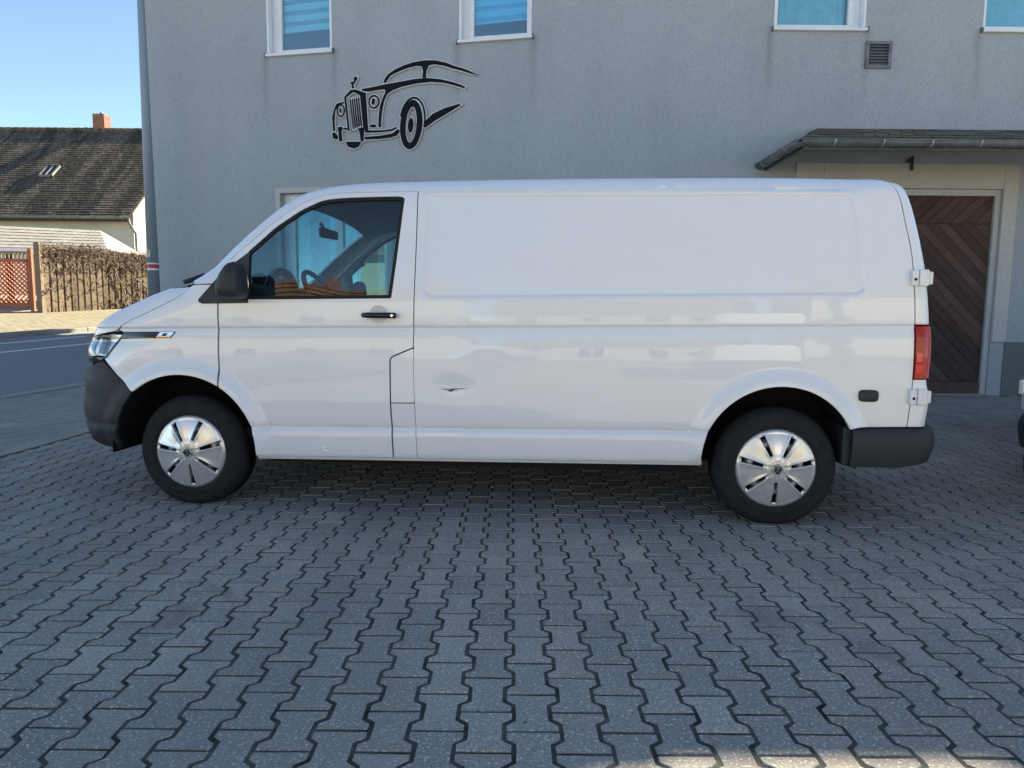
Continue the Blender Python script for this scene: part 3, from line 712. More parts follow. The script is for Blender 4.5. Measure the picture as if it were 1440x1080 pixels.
# ------------------------------------------------------------------ lamp post at the house corner
PX, PY = -5.80, 10.9; PZ = Gz(PX, PY)
lp = empty('lamp_post', (PX, PY, PZ), label='tall tapering blue-grey lamp post at the house corner', cat='lamp post')
def rad(z): return .100-.0085*z
mm = MB(); mm.tube([(0, 0, 0), (0, 0, .9)], .105, 20); mm.tube([(0, 0, .9), (0, 0, 8.2)], [rad(.9), rad(8.2)], 20); mm.build('pole', 'pole', lp)
mm = MB(); mm.tube([(0, 0, 8.2), (0, -.1, 8.5), (0, -.5, 8.65), (0, -1.1, 8.7)], .03, 10); mm.build('arm', 'pole', lp)
mm = MB(); mm.box((-.13, -1.75, 8.62), (.13, -1.05, 8.74)); mm.build('lamp_head', 'pole', lp, bevel=.03)
zb = 1.80-PZ
for z0, z1, nm, mt in ((zb, zb+.030, 'white_ring', 'white_band'), (zb+.030, zb+.092, 'red_ring', 'red_band'), (zb+.092, zb+.115, 'white_ring', 'white_band')):
    mm = MB(); mm.lathe([(rad(z0)+.003, z0), (rad(z1)+.003, z1)], 24, 'z'); mm.build(nm, mt, lp)
mm = MB()   # pale little pictogram sticker: a ring over a small stem
def onpole(a, z): r_ = rad(z)+.0035; t = R(-100)+a/r_; return (r_*math.cos(t), r_*math.sin(t), z)
zc = zb+.26
def arcband(r0, r1, n=18):
    vs = []
    for i in range(n):
        t = 2*math.pi*i/n
        for r_ in (r0, r1): vs.append(onpole(r_*math.cos(t), zc+.03+r_*math.sin(t)))
    return vs, [(2*i, 2*i+1, (2*i+3) % (2*n), (2*i+2) % (2*n)) for i in range(n)]
mm.add(*arcband(.018, .030))
for a0, a1 in ((-.022, -.008), (.008, .022)): mm.add([onpole(a0, zc-.06), onpole(a1, zc-.06), onpole(a1, zc), onpole(a0, zc)], [(0, 1, 2, 3)])
mm.build('sticker', 'white_band', lp)
# utility downpipe on the very corner of the house

# ================================================================== ACROSS THE STREET
def fence():
    s0, s1 = 12.43, 20.2; n = 17.55; L = .275
    fe = empty('plank_fence', st(n, s0), label='weathered brown plank fence overgrown with bare vine stems', cat='fence')
    O = Vector(st(n, s0))
    def loc(a, z, d=0.0): p = SN*(n-d)+SD*(s0+a); return Vector((p.x, p.y, z))-O
    a = 0.0; W_ = .142
    def top(a): return 2.86-.012*a
    for k in range(int((s1-s0)/.19)):
        a = k*.19; g = Vector(st(n, s0+a)).z+.03; mm = MB(); h0 = top(a)+rnd.uniform(-.02, .02)
        c = loc(a+W_/2, 0); dd = rnd.uniform(0, .02)
        mm.obox(loc(a, g, dd), loc(a+W_, g, dd)-loc(a, g, dd), loc(a, g, dd-.025)-loc(a, g, dd), (0, 0, h0-g)); o = mm.build('plank', 'fence_wood', fe, fixn=True, bevel=.004)
    for k in range(int((s1-s0)/.19)):      # second, set-back row of planks, added to keep the gaps dark
        a = k*.19+.145; g = Vector(st(n, s0+a)).z+.03; mm = MB(); mm.obox(loc(a-.06, g, -.034), loc(a+.10, g, -.034)-loc(a-.06, g, -.034), loc(a, g, -.055)-loc(a, g, -.034), (0, 0, top(a)-.06-g)); mm.build('plank', 'fence_wood', fe, fixn=True)
    for z in (1.45, 2.45):
        mm = MB(); mm.beam(loc(0, z, -.085), loc(s1-s0, z, -.085), .05, .09); mm.build('rail', 'fence_wood', fe, fixn=True)
    mm = MB(); mm.beam(loc(-.08, .95, -.03), loc(-.08, 2.90, -.03), .12, .14, upv=(1, 0, 0)); mm.build('post', 'fence_wood', fe, fixn=True)
    # bare climber: many thin winding stems, thick mat along the top
    vi = tag(empty('climbing_vine', st(n, s0)), 'bare leafless climber matted over the top of the plank fence', 'climbing plant')
    mm = MB(); rr = random.Random(5)
    for k in range(520):
        a = rr.uniform(0, s1-s0); z = rr.uniform(1.15, 2.8) if k > 260 else rr.uniform(2.35, 2.9); pts = []; dr = rr.uniform(-1, 1); r0 = rr.uniform(.005, .013) if k % 9 else rr.uniform(.014, .026)
        for i in range(8):
            pts.append(loc(max(0, min(s1-s0, a)), z, .03+rr.uniform(0, .10))); a += dr*rr.uniform(.03, .14); z += rr.uniform(-.10, .13); z = min(z, 2.98); dr += rr.uniform(-.6, .6); dr = max(-1.3, min(1.3, dr))
        mm.tube(pts, [r0*(1-.1*i) for i in range(8)], 4, caps=False)
    for k in range(10):      # main stems rising from the ground
        a = rr.uniform(2.2, 4.8); z = 1.12; pts = []; dr = rr.uniform(-.6, .6)
        for i in range(10): pts.append(loc(max(0, a), z, .05+rr.uniform(0, .05))); z += .17; a += dr*.16; dr += rr.uniform(-.5, .5)
        mm.tube(pts, [.028-.002*i for i in range(10)], 5)
    tag(mm.build('stems', 'twig', vi), kind='stuff')
    mm = MB()
    for k in range(5200):     # twiggy tips and clinging remains
        a = rr.uniform(-.05, s1-s0); z = 2.86-abs(rr.gauss(0, .22)) if k < 3200 else rr.uniform(1.15, 2.8); z += .05
        p = loc(a, z, rr.uniform(.01, .16)); d = Vector((rr.gauss(0, 1), rr.gauss(0, 1), rr.gauss(.1, 1))).normalized()*rr.uniform(.03, .11); s_ = d.orthogonal().normalized()*.006
        mm.add([p-s_, p+s_, p+d], [(0, 1, 2)])
    tag(mm.build('twigs', 'twig', vi), kind='stuff')
fence()
def lattice():
    O = Vector(st(19.95, 12.2)); la = empty('lattice_fence', O, label='red-brown wooden lattice screen with posts beside the plank fence', cat='fence')
    dirx = Vector((1, .10, 0)).normalized(); base = .05
    g0 = O.z
    def P(a, z, d=0.0): return dirx*a+Vector((.1, -1, 0)).normalized()*d+Vector((0, 0, z))
    for (a0, a1) in ((-3.0, -1.55), (-1.45, 0.0), (.10, 1.45)):
        mm = MB()
        for (p, q) in (((a0, .10), (a1, .10)), ((a0, 1.30), (a1, 1.30))): mm.beam(P(*p), P(*q), .05, .08)
        for a in (a0+.03, a1-.03): mm.beam(P(a, .10), P(a, 1.34), .05, .06, upv=dirx)
        mm.build('panel_frame', 'red_wood', la, fixn=True)
        mm = MB()
        for sl, dd in ((1, .012), (-1, -.012)):
            k = -1.3
            while k < (a1-a0)+.2:
                # slats at 45 degrees clipped to the panel
                p0 = (a0+k, .10) if sl > 0 else (a0+k, 1.30); pts = []
                for t in np.linspace(0, 1.2, 49):
                    x = p0[0]+t; z = p0[1]+t*sl
                    if a0+.03 < x < a1-.03 and .1 <= z <= 1.3: pts.append((x, z))
                if len(pts) > 2: mm.beam(P(pts[0][0], pts[0][1], dd), P(pts[-1][0], pts[-1][1], dd), .016, .045, upv=P(0, 0, 1))
                k += .125
        tag(mm.build('lattice', 'red_wood', la, fixn=True), kind='stuff')
        mm = MB()
        for k in range(int((a1-a0)/.1)): mm.box((0, 0, 0), (0, 0, 0)) if False else mm.beam(P(a0+.05+k*.1, 1.36), P(a0+.05+k*.1, 1.50), .03, .03, upv=dirx)
        mm.beam(P(a0, 1.52), P(a1, 1.52), .06, .05); mm.build('crest', 'fence_wood', la, fixn=True)
    for a in (-1.5, .05, 1.5):
        mm = MB(); mm.beam(P(a, -.1), P(a, 1.62), .09, .09, upv=dirx); mm.build('post', 'red_wood', la, fixn=True)
lattice()
def carport():
    cpx = empty('carport', (-13.8, 21.2, Gz(-13.8, 21.2)), label='white tiled carport roof behind the fences', cat='carport')
    inv = -cpx.location
    def L(p): return Vector(p)+inv
    # front slope faces the street; eaves towards the viewer, right end hipped
    A, B, C_, D_ = (-19.5, 20.0, 3.02), (-11.95, 20.0, 2.93), (-13.05, 21.5, 3.66), (-19.5, 21.5, 3.90)
    slope_rows(L(A), L(B), L(C_), L(D_), 7, 'white_tile', 'roof', cpx, 40, th=.009, seed=8)
    mm = MB(); mm.add([L(B), L((-12.4, 23.0, 2.95)), L(C_)], [(0, 1, 2)]); mm.add([L(A), L(B), L((B[0], B[1]+3, 2.9)), L((A[0], A[1]+3, 2.9))], [(0, 1, 2, 3)]); islands(mm, 'soffit', 'white_tile', cpx)
    mm = MB(); mm.beam(L((A[0], 20.03, 2.93)), L((B[0], 20.03, 2.85)), .04, .16); mm.build('fascia', 'white_trim', cpx, fixn=True)
    for x in (-18.0, -15.2, -12.6):
        mm = MB(); mm.beam(L((x, 20.4, 1.2)), L((x, 20.4, 2.9)), .13, .13, upv=(1, 0, 0)); mm.build('post', 'dark_post', cpx, fixn=True)
plain('dark_post', (.06, .045, .04), .8, .2)
carport()
def farhouse():
    YE, YR, XR = 28.0, 33.4, -15.75; g = 1.6; ZE_, ZR = 4.98, 9.80
    fh = empty('house', (-22, YE+.6, g), label='old house with dark weathered tile roof across the street', cat='house'); o = -fh.location
    def L(p): return Vector(p)+o
    YF_ = YE+.45; YB = 2*YR-YF_; X_L = -34.0
    mm = MB(); xr = XR-.12; ztop = ZE_+.35
    mm.add([L((X_L, YF_, g-1)), L((xr, YF_, g-1)), L((xr, YF_, ztop)), L((X_L, YF_, ztop)), L((xr, YB, g-1)), L((xr, YB, ztop)), L((xr, YR, ZR-.12)), L((X_L, YB, g-1)), L((X_L, YB, ztop)), L((X_L, YR, ZR-.12))],
           [(0, 1, 2, 3), (1, 4, 5, 6, 2), (4, 7, 8, 5), (7, 0, 3, 9, 8)]); mm.build('wall', 'render_cream', fh, fixn=True)
    rf = slope_rows(L((X_L, YE, ZE_)), L((XR, YE, ZE_)), L((XR, YR, ZR)), L((X_L, YR, ZR)), 42, 'old_tile', 'roof', fh, 96, th=.015, seed=2)
    mm = MB(); mm.add([L((X_L, YE, ZE_-.03)), L((XR, YE, ZE_-.03)), L((XR, YR, ZR-.03)), L((X_L, YR, ZR-.03)), L((XR, 2*YR-YE, ZE_-.03)), L((X_L, 2*YR-YE, ZE_-.03))], [(0, 1, 2, 3), (3, 2, 4, 5)]); mm.build('roof_underlay', 'old_tile', fh)
    x = X_L
    while x < XR:      # ridge caps
        mm = MB(); mm.tube([L((x, YR, ZR+.01)), L((x+.40, YR, ZR+.03))], [.11, .13], 8); mm.build('ridge_tile', 'old_tile', rf); x += .36
    gutter(L((X_L, YE-.06, ZE_-.02)), L((XR, YE-.06, ZE_-.02)), .075, 'gutter', fh, 'zinc')
    mm = MB(); mm.beam(L((X_L, YE+.04, ZE_-.10)), L((XR, YE+.04, ZE_-.10)), .04, .18); mm.build('fascia', 'dark_post', fh, fixn=True)
    dp = [L((XR-.05, YE-.06, ZE_-.08)), L((XR-.03, YE+.05, ZE_-.35)), L((XR+.0, YF_-.07, ZE_-.62)), L((XR+.0, YF_-.07, g-1))]
    mm = MB(); mm.tube(dp, .05, 8); mm.build('downpipe', 'zinc', fh)
    # brick chimney just behind the ridge
    mm = MB(); x0, x1, y0, y1 = -20.3, -19.75, YR-.1, YR+.45
    ch = None
    z = ZR-.5; k = 0
    while z < 10.50:
        mm.box(L((x0-.004*(k % 2), y0-.004*(k % 2), z)), L((x1+.004*(k % 2), y1+.004*(k % 2), z+.068))); z += .075; k += 1
    mm.box(L((x0+.006, y0+.006, ZR-.5)), L((x1-.006, y1-.006, 10.50)), mi=0); ch = mm.build('chimney', 'brick', rf)
    mm = MB(); mm.tube([L((-20.02, YR+.18, 10.50)), L((-20.02, YR+.18, 10.66)), L((-20.02, YR+.18, 10.74))], [.10, .09, .02], 10); mm.build('chimney_pot', 'kerb_stone', rf)
    # small roof light
    def rp(x, t, d=0.0): y = YE+(YR-YE)*t; z = ZE_+(ZR-ZE_)*t; nn = Vector((0, -(ZR-ZE_), YR-YE)).normalized(); return L((x, y, z))+nn*d
    sk = empty('skylight'); sk.parent = fh; x0, x1, t0, t1 = -20.9, -20.3, .40, .535
    mm = MB()
    for (a, b, c, d) in ((x0, x0+.06, t0, t1), (x1-.06, x1, t0, t1), (x0, x1, t0, t0+.012), (x0, x1, t1-.012, t1), ((x0+x1)/2-.02, (x0+x1)/2+.02, t0, t1)):
        mm.add([rp(a, c, .05), rp(b, c, .05), rp(b, d, .05), rp(a, d, .05), rp(a, c, .14), rp(b, c, .14), rp(b, d, .14), rp(a, d, .14)], [(0, 3, 2, 1), (4, 5, 6, 7), (0, 1, 5, 4), (1, 2, 6, 5), (2, 3, 7, 6), (3, 0, 4, 7)])
    mm.build('frame', 'zinc', sk, fixn=True)
    mm = MB(); mm.quad(rp(x0, t0, .11), rp(x1, t0, .11), rp(x1, t1, .11), rp(x0, t1, .11)); mm.build('pane', 'gloss_black', sk)
    mm = MB(); mm.tube([rp(x, .5, 0) for x in (-17, -16.9)], .01, 4)
    mm = MB(); mm.tube([L((-17.6, YF_-.02, 3.35)), L((-17.6, YF_-.06, 3.35))], .09, 10); mm.build('vent_cap', 'zinc', fh)
farhouse()

# ================================================================== WHAT STANDS BEHIND THE VIEWER (seen mirrored in paint and glass)
def opposite():
    def bl(name, X0, X1, Y, D, H, RH, wall, label, nwin, door=True):
        hb = empty('house', ((X0+X1)/2, Y, 0), label=label, cat='house'); o = -hb.location
        def L(p): return Vector(p)+o
        mm = MB(); mm.add([L((X0, Y, -.3)), L((X1, Y, -.3)), L((X1, Y, H)), L((X0, Y, H)), L((X0, Y-D, -.3)), L((X1, Y-D, -.3)), L((X1, Y-D, H)), L((X0, Y-D, H)), L((X0, Y-D/2, H+RH)), L((X1, Y-D/2, H+RH))],
                          [(1, 0, 3, 2), (4, 5, 6, 7), (0, 4, 7, 8, 3), (5, 1, 2, 9, 6)]); mm.build('wall', wall, hb, fixn=True)
        slope_rows(L((X1+.3, Y+.4, H-.1)), L((X0-.3, Y+.4, H-.1)), L((X0-.3, Y-D/2, H+RH+.05)), L((X1+.3, Y-D/2, H+RH+.05)), 14, 'orange_tile', 'roof', hb, 40, th=.04)
        mm = MB(); mm.quad(L((X0-.3, Y-D/2, H+RH+.05)), L((X1+.3, Y-D/2, H+RH+.05)), L((X1+.3, Y-D-.4, H-.1)), L((X0-.3, Y-D-.4, H-.1))); mm.build('roof_back', 'orange_tile', hb)
        for k in range(nwin):
            x = X0+(X1-X0)*(k+.5)/nwin
            for z in ((.9, 2.3), (3.6, 4.9)) if H > 5 else ((.9, 2.3),):
                f = MB(); f.box(L((x-.55, Y-.05, z[0])), L((x+.55, Y+.04, z[1]))); fo = f.build('window', 'pvc', hb)
                g_ = MB(); g_.box(L((x-.45, Y+.03, z[0]+.1)), L((x-.03, Y+.05, z[1]-.1))); g_.box(L((x+.03, Y+.03, z[0]+.1)), L((x+.45, Y+.05, z[1]-.1))); g_.build('pane', 'gloss_black', fo)
        for x in (X0+(X1-X0)*.62,):
            c = MB(); c.box(L((x-.24, Y-D/2-.24, H+RH-.6)), L((x+.24, Y-D/2+.24, H+RH+.6))); c.build('chimney', 'brick', hb)
    bl('a', -22, -7.5, -17, 8, 4.9, 3.6, 'render_warm', 'low warm rendered house behind the viewer mirrored in the van window', 5)
    bl('b', -5.5, 6, -22, 9, 3.0, 3.0, 'render_cream', 'pale house behind the viewer mirrored in the middle of the van', 4)
    bl('c', 8, 20, -19, 9, 5.6, 3.0, 'render_warm', 'two-storey house behind the viewer mirrored in the van tail', 4)
    # clipped hedge in front of the houses
    rr = random.Random(9)
    hg = empty('hedge', (0, -13, 0), label='clipped hedge behind the viewer in front of the houses', cat='hedge'); mm = MB()
    for k in range(9000):
        x = rr.uniform(-16, -2) if k % 2 else rr.uniform(4, 16); y = rr.uniform(-.45, .45); z = rr.uniform(.05, 1.25); d = Vector((rr.gauss(0, 1), rr.gauss(0, 1), rr.gauss(0, 1))).normalized()*.09; s_ = d.orthogonal().normalized()*.04; p = Vector((x, y, z))
        mm.add([p-d, p+s_, p+d, p-s_], [(0, 1, 2, 3)])
    tag(mm.build('leaves', 'hedge_leaf', hg), kind='stuff')
    # bare tree
    tr = empty('bare_tree', (7.0, -11, 0), label='bare branching tree behind the viewer mirrored in the tail panel', cat='tree'); mm = MB()
    def br(p, d, L_, r_, lv):
        n = 5; pts = [p]; 
        for i in range(n): d = (d+Vector((rr.gauss(0, .12), rr.gauss(0, .12), rr.gauss(.03, .08)))).normalized(); pts.append(pts[-1]+d*L_/n)
        mm.tube(pts, [r_*(1-.5*i/n) for i in range(n+1)], 6 if lv < 2 else 4, caps=False)
        if lv < 4:
            for k in range(3 if lv else 5):
                i = rr.randint(2, n); ax = d.orthogonal(); ax.rotate(Matrix.Rotation(rr.uniform(0, 6.28), 3, d)); nd = (d*.75+ax*rr.uniform(.5, .9)).normalized(); br(pts[i], nd, L_*rr.uniform(.55, .75), r_*.48, lv+1)
    br(Vector((0, 0, 0)), Vector((0, 0, 1)), 3.6, .20, 0); mm.build('branches', 'twig', tr)
opposite()

# ================================================================== THE VAN
# body frame: x from the front axle towards the tail, y across (near side negative), z up; the body sits slightly nose-down (RAKE)
RAKE = .0138
PROF = [(-0.5, 0.2), (-0.7, 0.26), (-0.8, 0.324), (-0.83, 0.39), (-0.85, 0.46), (-0.862, 0.55), (-0.862, 0.6), (-0.847, 0.65), (-0.842, 0.76), (-0.82, 0.81), (-0.798, 0.87), (-0.79, 0.92), (-0.763, 0.98), (-0.722, 1.025), (-0.685, 1.065), (-0.632, 1.115), (-0.565, 1.16), (-0.462, 1.205), (-0.363, 1.245), (-0.272, 1.282), (-0.168, 1.315), (-0.1, 1.328), (-0.045, 1.368), (-0.005, 1.41), (0.15, 1.566), (0.35, 1.735), (0.48, 1.825), (0.562, 1.866), (0.7, 1.9), (0.88, 1.921), (1.1, 1.929), (1.5, 1.931), (2.2, 1.926), (3.0, 1.912), (3.6, 1.894), (3.88, 1.88), (3.985, 1.86), (4.042, 1.822), (4.08, 1.755), (4.112, 1.64), (4.138, 1.517), (4.165, 1.372), (4.181, 1.25), (4.201, 1.06), (4.208, 0.9), (4.204, 0.76), (4.224, 0.66), (4.215, 0.51), (4.195, 0.3), (4.17, 0.2)]
PC_ = smooth_curve(PROF, .025)
def sd_table():
    xs = np.arange(-1.2, 4.6, .01); zs = np.arange(.1, 2.2, .01); X, Z = np.meshgrid(xs, zs, indexing='ij'); P = np.stack([X.ravel(), Z.ravel()], 1).astype(np.float32)
    poly = np.array(PC_, np.float32); best = np.full(len(P), 9., np.float32)
    for a, b in zip(poly[:-1], poly[1:]):
        e = b-a; t = np.clip(((P-a)@e)/(e@e), 0, 1); d = P-a-t[:, None]*e; best = np.minimum(best, d[:, 0]**2+d[:, 1]**2)
    d = np.sqrt(best); ins = inpoly(P.astype(float), [tuple(p) for p in poly.tolist()]+[(4.2, -1), (-.55, -1)])
    d[ins] *= -1
    return d.reshape(X.shape).astype(float)
SDT = sd_table()
def sdp(x, z):
    fx = np.clip((x+1.2)/.01, 1.001, SDT.shape[0]-3.001); fz = np.clip((z-.1)/.01, 1.001, SDT.shape[1]-3.001); i = fx.astype(int); j = fz.astype(int); u = fx-i; v = fz-j
    def wts(t): return (-.5*t+t*t-.5*t**3, 1-2.5*t*t+1.5*t**3, .5*t+2*t*t-1.5*t**3, -.5*t*t+.5*t**3)
    wu, wv = wts(u), wts(v); r = 0
    for a in range(4):
        for b in range(4): r = r+wu[a]*wv[b]*SDT[i+a-1, j+b-1]
    return r
# half width over height, lightly smoothed so creases stay crisp
WZ = [(.18, .90), (.285, .915), (.31, .934), (.36, .9405), (.435, .9435), (.462, .938), (.476, .9275), (.482, .9265), (.488, .9335), (.52, .938), (.62, .9425), (.76, .9445), (.88, .9440), (.94, .9415), (1.00, .936), (1.036, .930), (1.043, .9255), (1.050, .9255), (1.056, .9335), (1.11, .9330), (1.20, .9285), (1.35, .911), (1.50, .887), (1.65, .856), (1.76, .829), (1.80, .817), (1.86, .795), (2.1, .70)]
_zt = np.arange(.1, 2.2, .001); _wt = np.interp(_zt, [a for a, b in WZ], [b for a, b in WZ]); _k = np.exp(-.5*(np.arange(-24, 25)/4.5)**2); _k /= _k.sum(); _wt = np.convolve(np.pad(_wt, 24, 'edge'), _k, 'valid')
def sstep(a, b, x): t = np.clip((x-a)/(b-a), 0, 1); return t*t*(3-2*t)
ARCH = ((.005, .332, .448), (3.385, .322, .405))
def rrect(x, z, cx, cz, hx, hz, r_): qx = np.abs(x-cx)-hx+r_; qz = np.abs(z-cz)-hz+r_; return np.hypot(np.maximum(qx, 0), np.maximum(qz, 0))+np.minimum(np.maximum(qx, qz), 0)-r_
def halfw(x, z, near):
    W = np.interp(z, _zt, _wt)
    for (cx, cz, r_) in ARCH:
        d = np.hypot(x-cx, z-cz)-r_; keep = sstep(.28, .36, z) if cx > 1 else sstep(.25, .33, z)
        W = W+keep*.026*(1-sstep(.012, .098, d))*(d < .11)+keep*.0025*sstep(.10, .085, d)
    # pressed panel field in the cargo side; its rear edge leans with the tail
    xs = x+.11*(z-1.5)*sstep(2.6, 3.8, x)
    zt = 1.217+(z-1.217)*(.573/(.573-.018*(x-1.4)))
    d = rrect(xs, zt, 2.605, 1.5035, 1.168, .2865, .05)
    W = W-.011*(1-sstep(-.010, .003, d))+.002*np.exp(-((d-.02)/.012)**2)
    d2 = np.abs(z-np.interp(x, [1.4, 2.62, 3.72, 3.9], [1.818, 1.806, 1.770, 1.69]))       # drip line under the roof rail
    W = W-.0065*np.exp(-(d2/.0055)**2)*sstep(1.40, 1.46, x)*sstep(3.76, 3.70, x)
    W = W-.02*sstep(2.9, 4.2, x)**2                          # the tail draws in a little
    if near:
        W = W-.0075*np.exp(-((x-1.62)/.13)**2-((z-.715)/.06)**2)+.0035*np.exp(-((x-1.52)/.17)**2-((z-.86)/.06)**2)-.0030*np.exp(-((x-1.78)/.12)**2-((z-.86)/.05)**2)+.0018*np.exp(-((x-2.05)/.16)**2-((z-.83)/.08)**2)-.0012*np.exp(-((x-.8)/.2)**2-((z-.8)/.09)**2)+.0014*np.sin(x*7.3)*np.sin(z*11.0+x*2)*.35
        zl = .698+.09*np.maximum(x-1.60, 0)+.10*np.maximum(1.60-x, 0)*.6
        W = W-.013*np.exp(-((z-zl)/.0042)**2)*np.exp(-((x-1.605)/.045)**2)
        W = W-.004*np.exp(-((x-.86)/.02)**2-((z-.355)/.005)**2)
    return W
def Ff(x, y, z):
    ay = np.abs(y); near = True
    fs = ay-halfw(x, z, True) if np.all(y <= 0) else ay-halfw(x, z, False)
    front = 1-sstep(.6, 1.5, x); sag = (.07+.07*sstep(1.28, 1.42, z))*(ay/.8)**2*front-.045*(ay/.85)**2*sstep(3.4, 4.0, x)
    cr = (.022+.018*sstep(1.2, 1.6, z))*(ay/.8)**2*sstep(.95, 1.15, z)*(1-sstep(3.95, 4.06, x))
    fp = sdp(x-sag, z+cr)
    rf = np.interp(z, [.80, .98, 1.06, 1.2, 1.40, 1.8], [.36, .30, .17, .135, .10, .115]); r_ = rf+( .115-rf)*sstep(.7, 1.3, x); r_ = r_+(.055-r_)*sstep(3.75, 4.0, x)
    a, b = fs, fp
    return np.minimum(-r_, np.maximum(a, b))+np.hypot(np.maximum(a+r_, 0), np.maximum(b+r_, 0))
def bis(fn, lo, hi, n=34):         # fn increasing from inside (lo) to outside (hi)
    lo = np.array(lo, float); hi = np.array(hi, float)
    for _ in range(n):
        m_ = (lo+hi)/2; ins = fn(m_) < 0; lo = np.where(ins, m_, lo); hi = np.where(ins, hi, m_)
    return (lo+hi)/2
def solve_y(x, z, sg=-1): x = np.asarray(x, float); z = np.asarray(z, float); return sg*bis(lambda y: Ff(x, sg*y, z), np.full(x.shape, .15), np.full(x.shape, 1.05))
def grad(P):
    e = .0025; x, y, z = P[:, 0], P[:, 1], P[:, 2]; g = np.stack([Ff(x+e, y, z)-Ff(x-e, y, z), Ff(x, y+e, z)-Ff(x, y-e, z), Ff(x, y, z+e)-Ff(x, y, z-e)], 1)
    return g/np.maximum(np.linalg.norm(g, axis=1, keepdims=True), 1e-9)
# normals and points of the centre profile
_seg = np.diff(PC_, axis=0); _tl = np.concatenate([[0], np.cumsum(np.linalg.norm(_seg, axis=1))])
def prof_at(t):
    x = np.interp(t, _tl, PC_[:, 0]); z = np.interp(t, _tl, PC_[:, 1]); e = .03
    tx = np.interp(t+e, _tl, PC_[:, 0])-np.interp(t-e, _tl, PC_[:, 0]); tz = np.interp(t+e, _tl, PC_[:, 1])-np.interp(t-e, _tl, PC_[:, 1]); L_ = np.hypot(tx, tz)
    return x, z, -tz/L_, tx/L_            # outward normal
def t_near(px, pz, lo=None, hi=None): d = np.hypot(PC_[:, 0]-px, PC_[:, 1]-pz); return float(_tl[np.argmin(d)])
def wrap_pts(t, y):                       # point of the body on the profile ray at t, at lateral y
    t = np.asarray(t, float); y = np.asarray(y, float); x, z, nx, nz = prof_at(t)
    s = bis(lambda s: Ff(x+nx*s, y, z+nz*s), np.full(t.shape, -.42), np.full(t.shape, .12))
    return np.stack([x+nx*s, y, z+nz*s], 1)
T_CHIN, T_BUMP, T_HOOD, T_COWL, T_ROOF, T_TAIL, T_END = t_near(-.80, .324), t_near(-.82, .81), t_near(-.722, 1.025), t_near(-.168, 1.315), t_near(.562, 1.866), t_near(3.93, 1.872), t_near(4.215, .51)
def ymax(t): x, z, _, _ = prof_at(np.asarray(t, float)); return .72+(np.interp(z, _zt, _wt)-.045-.72)*sstep(3.95, 4.06, x)
def edge(t0, t1, n): t = np.linspace(t0, t1, n); P = wrap_pts(t, -ymax(t)); return P[:, [0, 2]]
